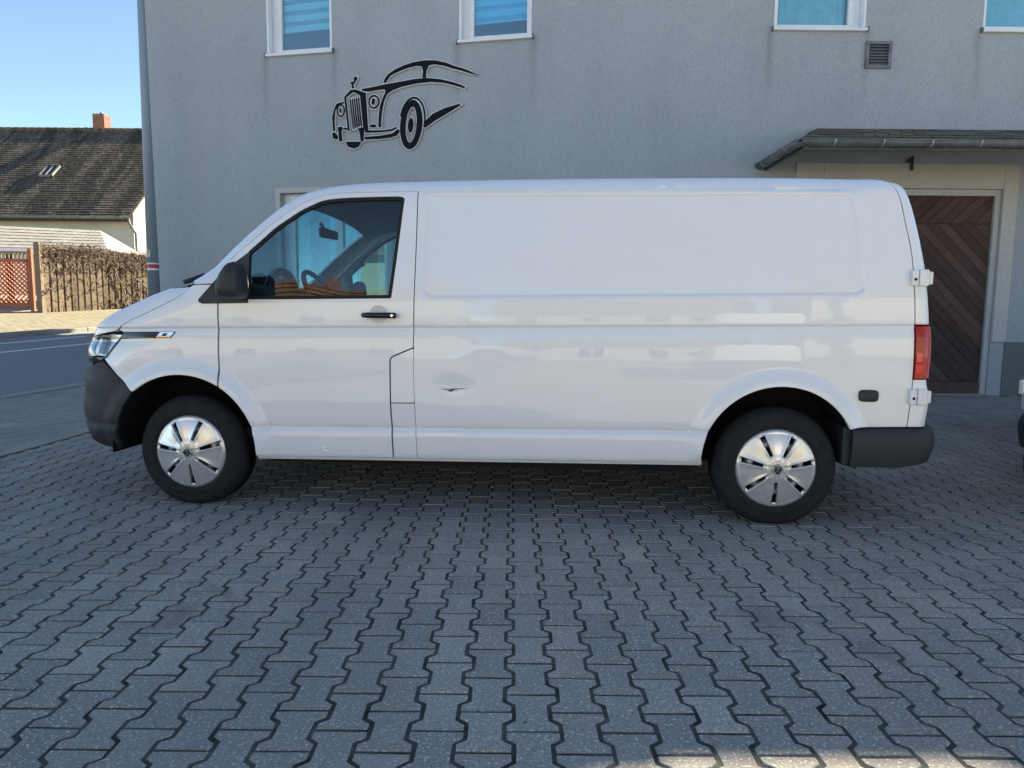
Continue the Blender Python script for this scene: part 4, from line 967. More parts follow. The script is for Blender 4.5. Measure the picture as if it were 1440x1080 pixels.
class Shell:
    def __init__(s): s.v = []; s.n = []; s.f = []
    def addv(s, P, Nn): k = sum(len(a) for a in s.v); s.v.append(P); s.n.append(Nn); return k
    def patch(s, outline, sg=-1, hole=None, step=.03, off=0.0, skirt=.022, inset=.0029, extra=None, zl=(), zoom=None):
        o = resample(outline, min(step, .018)); o = offset_poly(o, -inset) if inset else o
        hs = [resample(h, min(step, .018)) for h in (hole or [])]
        x0, z0 = o.min(0); x1, z1 = o.max(0)
        gx_ = np.arange(x0, x1, step); gz_ = np.unique(np.concatenate([np.arange(z0, z1, step), np.array([q for q in zl if z0 < q < z1])])) if len(zl) else np.arange(z0, z1, step)
        if len(zl):
            keep = [gz_[0]]
            for q in gz_[1:]:
                if q-keep[-1] > .0022: keep.append(q)
            gz_ = np.array(keep)
        X, Z = np.meshgrid(gx_, gz_, indexing='ij'); pts = np.stack([X.ravel(), Z.ravel()], 1)
        if extra is not None and len(extra): pts = np.concatenate([pts, extra])
        pts = pts[inpoly(pts, o)]
        for h in hs: pts = pts[~inpoly(pts, h)]
        bd = np.concatenate([o]+hs); dm = np.full(len(pts), 9.)
        for i in range(0, len(bd), 400): dm = np.minimum(dm, np.min(np.hypot(pts[:, None, 0]-bd[None, i:i+400, 0], pts[:, None, 1]-bd[None, i:i+400, 1]), axis=1))
        pts = pts[dm > min(step, .018)*.42]
        allp = np.concatenate([bd, pts]); ed = []; k = 0; loops = []
        for l in [o]+hs: n = len(l); loops.append(range(k, k+n)); ed += [(k+i, k+(i+1) % n) for i in range(n)]; k += n
        vv, _, ff, ov, _, _ = delaunay_2d_cdt([Vector(p) for p in allp.tolist()], ed, [], 0, 1e-6)
        vv = np.array([(a[0], a[1]) for a in vv]); tri = np.array([f for f in ff if len(f) == 3]); cen = vv[tri].mean(1); ok = inpoly(cen, o)
        for h in hs: ok &= ~inpoly(cen, h)
        tri = tri[ok]
        y = solve_y(vv[:, 0], vv[:, 1], sg); P = np.stack([vv[:, 0], y, vv[:, 1]], 1); Nn = grad(P)
        a = P[tri[:, 1]]-P[tri[:, 0]]; b = P[tri[:, 2]]-P[tri[:, 0]]; c = np.cross(a, b); flip = np.sum(c*Nn[tri[:, 0]], 1) < 0; tri[flip] = tri[flip][:, ::-1]
        k0 = s.addv(P+Nn*off, Nn); s.f += [tuple(t+k0) for t in tri.tolist() for t in [np.array(t)]]
        if skirt:
            for l in loops:
                orig = [i for i in range(len(vv)) if False]
                q = allp[list(l)]; yq = solve_y(q[:, 0], q[:, 1], sg); A = np.stack([q[:, 0], yq, q[:, 1]], 1); nA = grad(A); A1 = A+nA*off; B = A+nA*(off-skirt)
                n = len(q); ka = s.addv(A1, np.zeros_like(A)); kb = s.addv(B, np.zeros_like(B)); s.f += [(ka+i, ka+(i+1) % n, kb+(i+1) % n, kb+i) for i in range(n)]
        return s
    def wrap(s, t0, t1, nt_, ny, y0=None, y1=None, off=0.0, ys=None, skirt=0.0):
        ts = np.linspace(t0, t1, nt_); us = np.linspace(-1, 1, ny) if y0 is None else np.linspace(y0, y1, ny)
        T, U = np.meshgrid(ts, us, indexing='ij'); Y = (U*(ymax(T) if ys is None else ys)).ravel(); T = T.ravel()
        neg = Y <= 0; P = np.zeros((len(T), 3))
        for mk in (neg, ~neg):
            if mk.any(): P[mk] = wrap_pts(T[mk], Y[mk])
        Nn = np.zeros_like(P)
        for mk in (neg, ~neg):
            if mk.any(): Nn[mk] = grad(P[mk])
        mid = np.abs(Y) < 1e-4
        if mid.any(): Nn[mid, 1] = 0
        k = s.addv(P+Nn*off, Nn)
        q = [(k+i*ny+j, k+i*ny+j+1, k+(i+1)*ny+j+1, k+(i+1)*ny+j) for i in range(nt_-1) for j in range(ny-1)]
        i0 = q[0]; a, b, c = (P[i-k] for i in i0[:3])
        if np.dot(np.cross(b-a, c-a), Nn[i0[0]-k]) < 0: q = [tuple(reversed(f)) for f in q]
        s.f += q
        if skirt:
            G_ = np.arange(len(P)).reshape(nt_, ny); lp_ = list(G_[0])+list(G_[1:, -1])+list(G_[-1, ::-1][1:])+list(G_[::-1, 0][1:-1]); A = P[lp_]+Nn[lp_]*off; B = A-Nn[lp_]*skirt
            n = len(lp_); ka = s.addv(A, np.zeros_like(A)); kb = s.addv(B, np.zeros_like(B)); s.f += [(ka+i, ka+(i+1) % n, kb+(i+1) % n, kb+i) for i in range(n)]
        return s
    def build(s, name, mat, parent):
        P = np.concatenate(s.v); Nn = np.concatenate(s.n); P = P.copy(); P[:, 2] += RAKE*P[:, 0]
        me = bpy.data.meshes.new(name); me.from_pydata(P.tolist(), [], s.f); me.polygons.foreach_set('use_smooth', [True]*len(me.polygons)); me.update()
        me.normals_split_custom_set_from_vertices(Nn.tolist())
        return link(name, me, mat, parent)
def B3(x, y, z): return (x, y, z+RAKE*x)
TH = .090461; VAN_LOC = (-1.84541, 4.80686, 0)
van = empty('panel_van', VAN_LOC, -TH, 'white panel van with black bumpers and dented side parked in the yard', 'van')
ZL = sorted(set([.455, .462, .468, .474, .480, .486, .492, .50, .51, 1.02, 1.028, 1.034, 1.039, 1.044, 1.049, 1.054, 1.059, 1.066, 1.08, .40, .42, .435, .445]))
def arc(c, a0, a1, n=40): (cx, cz, r_) = ARCH[c]; return [(cx+r_*math.cos(R(a0+(a1-a0)*i/n)), cz+r_*math.sin(R(a0+(a1-a0)*i/n))) for i in range(n+1)]
def ang(c, x, z): return math.degrees(math.atan2(z-ARCH[c][1], x-ARCH[c][0]))
HOODCUT = smooth_curve([(-.46, 1.026), (-.397, 1.036), (-.355, 1.067), (-.289, 1.102), (-.199, 1.139), (-.110, 1.180), (-.033, 1.217), (.015, 1.252), (.053, 1.288)], .03).tolist()
DTOP = smooth_curve([(.240, 1.31), (.256, 1.368), (.273, 1.415), (.333, 1.476), (.430, 1.556), (.531, 1.641), (.616, 1.705), (.697, 1.757), (.764, 1.788), (.833, 1.806), (.921, 1.817), (1.099, 1.819), (1.366, 1.818)], .02).tolist()
DREAR = smooth_curve([(1.383, 1.818), (1.387, 1.661), (1.388, 1.461), (1.385, 1.262), (1.383, 1.10), (1.382, .944), (1.382, .742), (1.388, .537), (1.392, .45), (1.399, .306)], .03).tolist()
GLASS = smooth_curve([(.408, 1.215), (.406, 1.30), (.403, 1.470), (.413, 1.489), (.472, 1.541), (.558, 1.619), (.640, 1.675), (.706, 1.718), (.774, 1.751), (.825, 1.773), (.896, 1.784), (1.034, 1.789), (1.274, 1.789), (1.299, 1.784), (1.309, 1.772), (1.306, 1.731), (1.284, 1.47), (1.256, 1.228), (1.253, 1.215), (1.240, 1.212), (.43, 1.212)], .02, closed=True).tolist()
EC = edge(T_CHIN, T_HOOD, 60); EBUMP = [p for p in EC.tolist() if p[1] <= .80]; ELAMP = [p for p in EC.tolist() if .872 <= p[1] <= 1.022]
EH = edge(T_HOOD, T_COWL, 40).tolist(); EW = edge(T_COWL, T_ROOF, 50).tolist(); ER = edge(T_ROOF, T_TAIL, 120).tolist(); ET = edge(T_TAIL, T_END, 50).tolist()
SEAM = [tuple(ER[-1])]+[p for p in smooth_curve([tuple(ER[-1]), (3.958, 1.79), (3.984, 1.725), (4.006, 1.592), (4.029, 1.464), (4.042, 1.351), (4.049, 1.247), (4.060, 1.055), (4.062, .931), (4.063, .769), (4.060, .641), (4.053, .510)], .03).tolist()[1:]]
def on_curve(cv, z): cv = sorted(cv, key=lambda p: p[1]); return (float(np.interp(z, [p[1] for p in cv], [p[0] for p in cv])), z)
def et(z): return on_curve(ET, z)
ZJ = 1.772
recess_extra = []
for d in np.arange(-.022, .026, .006):
    for u in np.arange(0, 1, 1/520):
        hx, hz = 1.168+d, .2865+d; L_ = 2*(2*hx+2*hz); q = u*L_
        if q < 2*hx: p = (-hx+q, -hz)
        elif q < 2*hx+2*hz: p = (hx, -hz+q-2*hx)
        elif q < 4*hx+2*hz: p = (hx-(q-2*hx-2*hz), hz)
        else: p = (-hx, hz-(q-4*hx-2*hz))
        xx = 2.605+p[0]; zz = 1.217+(1.5035+p[1]-1.217)*(.573-.018*(xx-1.4))/.573; t = min(1, max(0, (xx-2.6)/1.2)); recess_extra.append((xx-.11*(zz-1.5)*(t*t*(3-2*t)), zz))
recess_extra = np.array(recess_extra)
dent_extra = np.array([(x, z) for x in np.arange(1.50, 1.72, .012) for z in np.arange(.66, .76, .0065)])
flare_extra = lambda c, a0, a1: np.array([(ARCH[c][0]+(ARCH[c][2]+d)*math.cos(R(a)), ARCH[c][1]+(ARCH[c][2]+d)*math.sin(R(a))) for d in (.008, .018, .03, .045, .06, .075, .085, .092, .099, .106) for a in np.arange(a0, a1, 2.0)])
Z_PIL = 1.300
for sg in (-1, 1):
    nearside = sg < 0
    # front wing
    tip = (-.282, .679)
    wing = [tip, (-.385, .774), (-.478, .872), (-.352, 1.012), (-.345, 1.026), (-.38, 1.040)]+[p for p in HOODCUT if p[1] > 1.045]+[(.075, 1.300), (.14, Z_PIL), (.230, Z_PIL), (.236, 1.20), (.236, 1.05), (.236, .90), (.243, .711)]+arc(0, ang(0, .243, .711), ang(0, *tip))[1:-1]
    Shell().patch(wing, sg, step=.022, extra=flare_extra(0, 50, 140), zl=ZL).build('front_wing', 'paint', van)
    # pillar and roof rail go with the roof, built below
    door = [p for p in DTOP]+DREAR[:1]
    fl_top = (1.382, .938)
    dr_low = [p for p in DREAR if p[1] > .945]
    door = DTOP+dr_low+[fl_top, (1.261, .888), (1.250, .876), (1.246, .862), (1.246, .624), (1.252, .49), (1.259, .306), (.458, .306)]+arc(0, ang(0, .452, .306), ang(0, .248, .709))[1:]+[(.241, .90), (.241, 1.05), (.241, 1.20)]
    dshell = Shell().patch(door, sg, hole=[GLASS], step=.022, extra=flare_extra(0, 0, 60), zl=ZL); d_o = dshell.build('door', 'paint', van)
    flap = [(1.252, .627), (1.252, .862), (1.256, .875), (1.265, .884), (1.380, .932)]+[p for p in DREAR if .63 < p[1] < .93]+[(1.385, .627)]
    Shell().patch(flap, sg, step=.03, inset=.0).build('filler_flap', 'paint', van)
    flap2 = [(1.252, .621), (1.385, .621)]+[p for p in DREAR if .31 < p[1] < .615]+[(1.398, .306), (1.265, .306), (1.258, .49)]
    Shell().patch(flap2, sg, step=.03, zl=ZL, inset=.0).build('filler_panel', 'paint', van)
    side = DREAR+[(1.404, .306), (2.980, .306)]+arc(1, (ang(1, 2.9803, .306)+360) % 360, ang(1, 3.751, .498))[1:]+[(3.80, .507), (4.051, .510)]+[p for p in reversed(SEAM) if p[1] < ZJ-.004]+[(on_curve(SEAM, ZJ)[0], ZJ+.0029), (3.72, 1.7709), (2.617, 1.8089), (1.386, 1.8209)]
    Shell().patch(side, sg, step=.024, extra=np.concatenate([recess_extra, dent_extra if nearside else recess_extra[:1], flare_extra(1, 0, 185)]), zl=ZL).build('side_panel', 'paint', van)
    Shell().patch([(.455, .284), (2.990, .284), (2.990, .304), (.455, .304)], sg, step=.02, skirt=.03).build('sill_strip', 'white_trim', van)
    # rear corner of the tail door
    zt0, zt1 = .770, 1.052
    s1 = Shell()
    s1.patch([p for p in SEAM if p[1] > zt1+.01]+[on_curve(SEAM, zt1+.002), et(zt1+.002)]+[p for p in reversed(ET) if p[1] > zt1+.01 and p[0] > ER[-1][0]+.004], sg, step=.016)
    s1.patch([on_curve(SEAM, zt0-.002)]+[p for p in SEAM if p[1] < zt0-.01]+[et(.5105)]+[p for p in reversed(ET) if .515 < p[1] < zt0-.01]+[et(zt0-.002)], sg, step=.016)
    s1.build('tail_door_edge', 'paint', van)
    tl = Shell().patch([on_curve(SEAM, zt1)]+[p for p in SEAM if zt0+.01 < p[1] < zt1-.01]+[on_curve(SEAM, zt0), et(zt0)]+[p for p in reversed(ET) if zt0+.01 < p[1] < zt1-.01]+[et(zt1)], sg, step=.014, off=.010, skirt=.03)
    tl_o = tl.build('tail_lamp', 'tail', van)
    # lamp inserts
    for z0, z1, mt in ((.800, .848, 'tail_bright'), (.858, .908, 'tail_pale')):
        Shell().patch([(4.070, z0), (4.098, z0+.004), (4.102, z1-.008), (4.090, z1), (4.070, z1)], sg, step=.012, off=.0125, skirt=.004, inset=0).build('lamp_insert', mt, tl_o) if mt in M else None
    # front bumper corner, head lamp, trims
    bs = Shell().patch([tip, (-.385, .769), (-.487, .862)]+[(-.58, .838)]+[tuple(p) for p in reversed(EBUMP)]+[(-.62, .332), (-.55, .318), (-.47, .312), (-.434, .322), (-.424, .37), (-.417, .432), (-.386, .508), (-.344, .597)], sg, step=.018)
    if nearside: bump_shell = bs
    else: bump_shell2 = bs
    lamp_poly = [(-.464, .886), (-.350, 1.016)]+[(-.42, 1.018)]+[tuple(p) for p in reversed(ELAMP)]
    h_o = Shell().patch(lamp_poly, sg, step=.014, off=.003, skirt=.03).build('head_lamp', 'lamp_glass', van)
    Shell().patch(offset_poly(resample(lamp_poly, .02), -.004), sg, step=.014, off=-.035, skirt=.0).build('reflector', 'lamp_chrome', h_o)
    Shell().patch([(-.52, .905), (-.50, 1.008), (-.545, 1.008), (-.565, .905)], sg, step=.014, off=-.018, skirt=.01, inset=0).build('lamp_divider', 'gloss_black', h_o)
    Shell().patch([(-.492, .868), (-.466, .884)]+[tuple(p) for p in reversed(EC.tolist()) if .842 < p[1] < .87]+[(-.54, .846)], sg, step=.014, off=.001, skirt=.02, inset=0).build('lamp_sill', 'gloss_black', van)
    Shell().patch([(-.352, 1.014), (-.472, .877), (-.461, .874), (-.342, 1.012)], sg, step=.012, off=.0035, skirt=.006, inset=0).build('lamp_edge', 'gloss_black', h_o)
    tr_o = Shell().patch([(-.338, 1.0295), (-.020, 1.0295), (-.048, .995), (-.356, .988), (-.368, .993)], sg, step=.014, off=.0035, skirt=.008, inset=0).build('side_trim', 'gloss_black', van)
    Shell().patch([(-.113, 1.0265), (-.028, 1.0265), (-.052, .9975), (-.137, .9975)], sg, step=.012, off=.0055, skirt=.003, inset=0).build('indicator', 'chrome', tr_o)
    Shell().patch([(-.092, 1.020), (-.066, 1.020), (-.078, 1.004), (-.104, 1.004)], sg, step=.008, off=.0068, skirt=.002, inset=0).build('indicator_mark', 'gloss_black', tr_o)
    # mirror triangle, window glass and its rubber
    Shell().patch([(.121, 1.212), (.128, 1.197), (.150, 1.189), (.420, 1.192), (.420, 1.474), (.406, 1.474), (.337, 1.424), (.262, 1.368)], sg, step=.02, off=.0045, skirt=.012, inset=0).build('mirror_base', 'black_plastic', van)
    gi = offset_poly(np.array(GLASS), -.020)
    w_o = Shell().patch(offset_poly(np.array(GLASS), -.016), sg, step=.05, off=-.012, skirt=.0, inset=0).build('door_window', 'car_glass', van)
    Shell().patch(offset_poly(np.array(GLASS), -.001), sg, hole=[gi], step=.014, off=-.003, skirt=.016, inset=0).build('window_seal', 'rubber', w_o)
    # cab lining on the inside of door and pillar
    Shell().patch([(.52, .34), (1.36, .34), (1.35, 1.19), (.30, 1.19), (.30, .86), (.42, .78), (.50, .62)], sg, step=.08, off=-.07, skirt=.0, inset=0).build('door_lining', 'cab_trim', van)
    gl2 = offset_poly(np.array(GLASS), .02)
    Shell().patch([(.20, 1.20), (.24, 1.40), (.42, 1.55), (.62, 1.69), (.80, 1.78), (.95, 1.805), (1.38, 1.805), (1.36, 1.20)], sg, hole=[offset_poly(np.array(GLASS), .004)], step=.05, off=-.045, skirt=.0, inset=0).build('pillar_lining', 'cab_light', van)
# roof, with the rails that run down as windscreen pillars
def rail(sg):
    poly = [(.080, 1.304), (.14, 1.304), (.236, 1.304)]+DTOP[1:]+[(1.386, 1.8162), (2.617, 1.8042), (3.72, 1.7662), (on_curve(SEAM, ZJ)[0], ZJ-.0018)]+[p for p in reversed(SEAM[1:]) if p[1] > ZJ+.004]+[tuple(p) for p in reversed(ER)]+[tuple(p) for p in reversed(EW) if p[1] > 1.335]
    return poly
rs = Shell().patch(rail(-1), -1, step=.02, inset=.0018); rs2 = Shell().patch(rail(1), 1, step=.02, inset=.0018); rs.wrap(T_ROOF, T_TAIL, 90, 25)
# merge the three pieces into one roof
rs.f += [tuple(i+sum(len(a) for a in rs.v) for i in f) for f in rs2.f]; rs.v += rs2.v; rs.n += rs2.n
rs.build('roof', 'paint', van)
hs_ = Shell().wrap(T_HOOD, T_COWL, 40, 31, skirt=.02)
for sg in (-1, 1):
    q = Shell().patch(HOODCUT+[tuple(p) for p in reversed(EH)], sg, step=.016, inset=.0018); k = sum(len(a) for a in hs_.v); hs_.f += [tuple(i+k for i in f) for f in q.f]; hs_.v += q.v; hs_.n += q.n
hs_.build('bonnet', 'paint', van)
Shell().wrap(T_COWL+.004, T_COWL+.13, 10, 31, off=-.008, ys=.80).build('cowl', 'black_plastic', van)
Shell().wrap(T_COWL+.125, T_ROOF, 30, 31, off=-.004).build('windscreen', 'car_glass', van)
mw = MB()
for y0, y1 in ((-.62, -.02), (.10, .66)): mw.tube([B3(-.02, y0, 1.375), B3(-.055, (y0+y1)/2, 1.372), B3(-.03, y1, 1.378)], .010, 6)
mw.tube([B3(-.10, -.70, 1.325), B3(-.06, -.66, 1.345), B3(-.03, -.60, 1.37)], .014, 6)
islands(mw, 'wiper', 'black_plastic', van)
bump_shell.wrap(T_CHIN, T_BUMP, 30, 31); k = sum(len(a) for a in bump_shell.v); bump_shell.f += [tuple(i+k for i in f) for f in bump_shell2.f]; bump_shell.v += bump_shell2.v; bump_shell.n += bump_shell2.n
fb = bump_shell.build('front_bumper', 'grey_plastic', van)
gr = Shell().wrap(T_BUMP+.01, T_HOOD-.005, 12, 31, off=-.02).build('grille', 'gloss_black', van)
for k in range(3): Shell().wrap(T_BUMP+.03+k*.06, T_BUMP+.042+k*.06, 3, 25, off=.004, ys=.60, skirt=.02).build('grille_bar', 'chrome', gr)
# lower intake ribs seen edge-on at the bumper corner
for k in range(5):
    z = .345+k*.045; Shell().wrap(t_near(-.84, z), t_near(-.84, z)+.016, 3, 21, off=.010, ys=.70, skirt=.02).build('intake_rib', 'grey_plastic', fb)
for y0, y1 in ((-1, -.003), (.003, 1)):
    Shell().wrap(T_TAIL, T_END, 50, 21, y0, y1).build('tail_door', 'paint', van)
# hinges on the near and far rear corner
for sg in (-1, 1):
    for zc, xs0 in ((1.299, 4.030), (.676, 4.050)):
        y = float(solve_y(np.array([4.05]), np.array([zc]), sg)[0]); h_ = MB()
        h_.box((xs0-.004, min(y, y+sg*.026), zc-.041+RAKE*4.05), (xs0+.030, max(y, y+sg*.022), zc+.041+RAKE*4.05)); ho = h_.build('hinge', 'white_trim', van, bevel=.006)
        h_ = MB(); h_.box((xs0+.034, min(y-sg*.03, y+sg*.026), zc-.043+RAKE*4.05), (xs0+.082, max(y-sg*.03, y+sg*.026), zc+.043+RAKE*4.05)); h_.build('hinge_leaf', 'white_trim', ho, bevel=.006)
        h_ = MB(); h_.box((xs0+.086, min(y-sg*.06, y+sg*.012), zc-.033+RAKE*4.05), (xs0+.108, max(y-sg*.06, y+sg*.012), zc+.033+RAKE*4.05)); h_.build('hinge_arm', 'white_trim', ho, bevel=.005)
        h_ = MB(); h_.tube([(xs0+.014, y+sg*.020, zc-.008+RAKE*4.05), (xs0+.014, y+sg*.0285, zc-.008+RAKE*4.05)], .008, 8); h_.box((xs0+.029, min(y, y+sg*.012), zc-.036+RAKE*4.05), (xs0+.036, max(y, y+sg*.012), zc+.036+RAKE*4.05)); h_.build('hinge_pin', 'rubber', ho)
# rear bumper: section swept round the tail
def rbump():
    sec = [(.0, .290), (.012, .330), (.022, .40), (.022, .452), (.010, .492), (-.02, .508), (-.10, .512)]     # (outwards, z)
    path = []        # plan path from near side round to far side
    y0 = .925; pts = [(3.772, -y0), (3.95, -y0), (4.08, -y0+.005), (4.165, -.895), (4.215, -.84), (4.262, -.70), (4.285, -.45), (4.292, 0)]
    pts = smooth_curve(pts, .03).tolist(); path = pts+[(x, -y) for x, y in reversed(pts[:-1])]
    m_ = MB(); vs = []; n = len(path)
    for i, (x, y) in enumerate(path):
        a = np.array(path[max(i-1, 0)]); b = np.array(path[min(i+1, n-1)]); t = (b-a)/np.linalg.norm(b-a); nr = np.array([t[1], -t[0]])
        tail = max(0, min(1, (x-4.02)/.2))
        for (o_, z) in sec:
            zz = z+(.03*tail if z < .34 else 0)
            vs.append(B3(x+nr[0]*o_, y+nr[1]*o_, zz))
    k = len(sec); m_.add(vs, [(i*k+j, i*k+j+1, (i+1)*k+j+1, (i+1)*k+j) for i in range(n-1) for j in range(k-1)], True)
    m_.add([vs[j] for j in range(k)], [tuple(range(k))]); m_.add([vs[(n-1)*k+j] for j in range(k)], [tuple(range(k))])
    m_.add([vs[i*k] for i in range(n)], [tuple(range(n))])
    m_.build('rear_bumper', 'grey_plastic', van, fixn=True)
rbump()
# door handles, rail plug, scratches
for sg in (-1, 1):
    y = float(solve_y(np.array([1.19]), np.array([1.12]), sg)[0]); hz = 1.118+RAKE*1.19
    m_ = MB(); m_.tube([(1.098, y+sg*.022, hz+.0), (1.125, y+sg*.034, hz), (1.20, y+sg*.037, hz), (1.27, y+sg*.034, hz), (1.288, y+sg*.026, hz)], [.0145, .016, .0165, .017, .016], 12); ho = m_.build('handle', 'gloss_black', van)
    for v in ho.data.vertices: v.co.z = hz+(v.co.z-hz)*1.0
    m_ = MB(); m_.tube([(1.270, y+sg*.046, hz), (1.270, y+sg*.0515, hz)], .0085, 12); m_.build('lock', 'chrome', ho)
    m_ = MB(); m_.tube([(1.255, y-sg*.01, hz), (1.255, y+sg*.03, hz)], .012, 8); m_.tube([(1.115, y-sg*.01, hz), (1.115, y+sg*.026, hz)], .011, 8); m_.build('handle_mount', 'gloss_black', ho)
    m_ = MB(); m_.lathe([(.052, sg*.0035), (.050, sg*.0042), (.046, sg*.0022), (.0, sg*-.0005+sg*.0012)], 28, 'y', (1.182, y, hz+.006)); m_.build('grip_dish', 'dish_paint', van)
    if sg < 0:
        y = float(solve_y(np.array([3.84]), np.array([.68]), sg)[0]); m_ = MB(); zc = .680+RAKE*3.84
        out = [(3.84+.050*math.copysign(abs(math.cos(t))**.45, math.cos(t)), zc+.032*math.copysign(abs(math.sin(t))**.55, math.sin(t))-.05*(3.84-0)*0) for t in np.linspace(0, 2*math.pi, 28, endpoint=False)]
        inn = offset_poly(np.array(out), -.007).tolist(); n = len(out)
        m_.add([(a, y, b) for a, b in out]+[(a, y+sg*.012, b) for a, b in out]+[(a, y+sg*.018, b) for a, b in inn], [(i, (i+1) % n, (i+1) % n+n, i+n) for i in range(n)]+[(i+n, (i+1) % n+n, (i+1) % n+2*n, i+2*n) for i in range(n)]+[tuple(range(2*n, 3*n))], True); m_.build('rail_plug', 'black_plastic', van, fixn=True)
        x = [1.537, 1.586, 1.598, 1.618, 1.687]; sc = [(1.53, .7045), (1.568, .6985), (1.592, .689), (1.614, .699), (1.645, .7055), (1.70, .7075), (1.645, .7090), (1.606, .7065), (1.585, .7005), (1.565, .7040)]
        Shell().patch(sc, sg, step=.01, off=.0012, skirt=0, inset=0).build('scratch', 'scratch_dark', van)
        Shell().patch([(.835, .3555), (.875, .3535), (.895, .3545), (.868, .3575)], sg, step=.01, off=.0012, skirt=0, inset=0).build('scratch', 'scratch_dark', van)
# mirrors
def mirror(sg):
    y0 = float(solve_y(np.array([.35]), np.array([1.28]), sg)[0])
    # housing: lofted rings from the arm outwards
    rings = [(.02, .55, (.355, 1.262)), (.06, .86, (.372, 1.298)), (.11, .985, (.382, 1.308)), (.17, 1.0, (.385, 1.310)), (.215, .93, (.388, 1.308)), (.24, .72, (.392, 1.305)), (.25, .40, (.396, 1.30))]
    base = [(-.078, -.040), (-.070, -.075), (-.035, -.092), (.03, -.096), (.068, -.088), (.084, -.06), (.082, 0), (.070, .075), (.056, .098), (.030, .104), (.0, .092), (-.040, .050), (-.066, .005)]
    pr = smooth_curve(base, .016, closed=True); n = len(pr); m_ = MB(); vs = []
    for d, s_, (cx, cz) in rings: vs += [B3(cx+.014+u*s_*.88, y0+sg*d, cz+v*s_) for u, v in pr]
    fs = [(r*n+i, r*n+(i+1) % n, (r+1)*n+(i+1) % n, (r+1)*n+i) for r in range(len(rings)-1) for i in range(n)]+[tuple(range(n)), tuple(range((len(rings)-1)*n, len(rings)*n))]
    m_.add(vs, fs, True); mo = m_.build('wing_mirror', 'black_plastic', van, fixn=True)
    m_ = MB(); q = [(sg*(.075+.085+.065*math.copysign(abs(math.cos(t))**.6, math.cos(t))), .085*math.copysign(abs(math.sin(t))**.6, math.sin(t))) for t in np.linspace(0, 2*math.pi, 24, endpoint=False)]
    m_.add([B3(.4625-.10*abs(v)*(1 if v > 0 else .2), y0+u-sg*.012, 1.302+v*.9) for u, v in q], [tuple(range(24))]); m_.build('mirror_glass', 'chrome', mo, fixn=True)
    m_ = MB(); m_.tube([B3(.33, y0-sg*.02, 1.262), B3(.345, y0+sg*.05, 1.268)], [.05, .045], 12); m_.build('mirror_arm', 'black_plastic', mo)
mirror(-1); mirror(1)
# aerial fin and inner works
lin = Shell().wrap(T_ROOF-.02, t_near(1.5, 1.925), 24, 17, off=-.05, ys=.78).build('headliner', 'cab_light', van)
m_ = MB(); prof = [(.02, 1.10), (.05, 1.30), (.20, 1.325), (.36, 1.31), (.44, 1.285), (.50, 1.22), (.52, 1.10), (.46, .80), (.10, .80)]
m_.prism(prof, lambda u, v, d: B3(u, d, v), -.83, .83); m_.build('dashboard', 'dash', van, fixn=True, bevel=.02)
def onr(c, r0, n=24, a0=0, a1=math.pi): return [(c[0]+r0*math.cos(a0+(a1-a0)*i/n), c[1]+r0*math.sin(a0+(a1-a0)*i/n)) for i in range(n+1)]
m_ = MB(); m_.tube([B3(.40+.0*i, -.43+.19*math.cos(t), 1.27+.13*math.sin(t)) for i, t in enumerate(np.linspace(-.1, math.pi+.1, 20))], .03, 8); m_.prism([(.30, 1.25), (.40, 1.25), (.40, 1.36), (.28, 1.36)], lambda u, v, d: B3(u, d, v), -.60, -.26); m_.build('instrument_hood', 'gloss_black', van, fixn=True)
m_ = MB()
for yc in (-.52, -.36): m_.lathe([(.060, .0), (.055, .004), (.0, .002)], 24, 'x', B3(.405, yc, 1.30))
islands(m_, 'dial', 'dial_face', van)
# steering wheel: tilted ring with three spokes
sw = empty('steering_wheel'); sw.parent = van; sw.location = B3(.66, -.40, 1.235); sw.rotation_euler = (0, R(-32), 0)
m_ = MB(); nn = 40; ring_ = [(0, .19*math.cos(2*math.pi*i/nn), .19*math.sin(2*math.pi*i/nn)) for i in range(nn+1)]; m_.tube(ring_, .016, 10, caps=False); m_.build('rim', 'dash', sw)
m_ = MB()
for a in (0, math.pi, -math.pi/2): m_.tube([(-.02, 0, 0), (0, .185*math.cos(a), .185*math.sin(a))], [.035, .02], 8)
m_.tube([(-.05, 0, 0), (.012, 0, 0)], [.06, .055], 16); m_.tube([(-.26, 0, 0), (-.05, 0, 0)], .03, 10); m_.build('hub', 'dash', sw)
m_ = MB(); m_.prism([(-.125, -.035), (.125, -.030), (.128, .032), (-.128, .036)], lambda u, v, d: B3(.535+d+u*.10, .02+u, 1.688+v), 0, .03); m_.build('rear_view_mirror', 'dash', van, fixn=True, bevel=.012)
m_ = MB(); m_.tube([B3(.53, .02, 1.70), B3(.49, .02, 1.765)], .012, 8); m_.tube([B3(.552, .05, 1.65), B3(.552, .05, 1.642)], .006, 6); m_.build('mirror_stem', 'dash', van)
m_ = MB()
for sg in (1,):
    yy = .79; m_.tube([B3(.40, yy+.02, 1.40), B3(.415, yy-.04, 1.412), B3(.47, yy-.055, 1.46), B3(.535, yy-.055, 1.515), B3(.55, yy-.0, 1.535)], .016, 8)
m_.build('grab_handle', 'cab_trim', van)
m_ = MB(); m_.prism([(1.50, .40), (1.53, .40), (1.53, 1.84), (1.47, 1.84)], lambda u, v, d: B3(u, d, v), -.74, .74); m_.build('bulkhead', 'cab_trim', van, fixn=True)
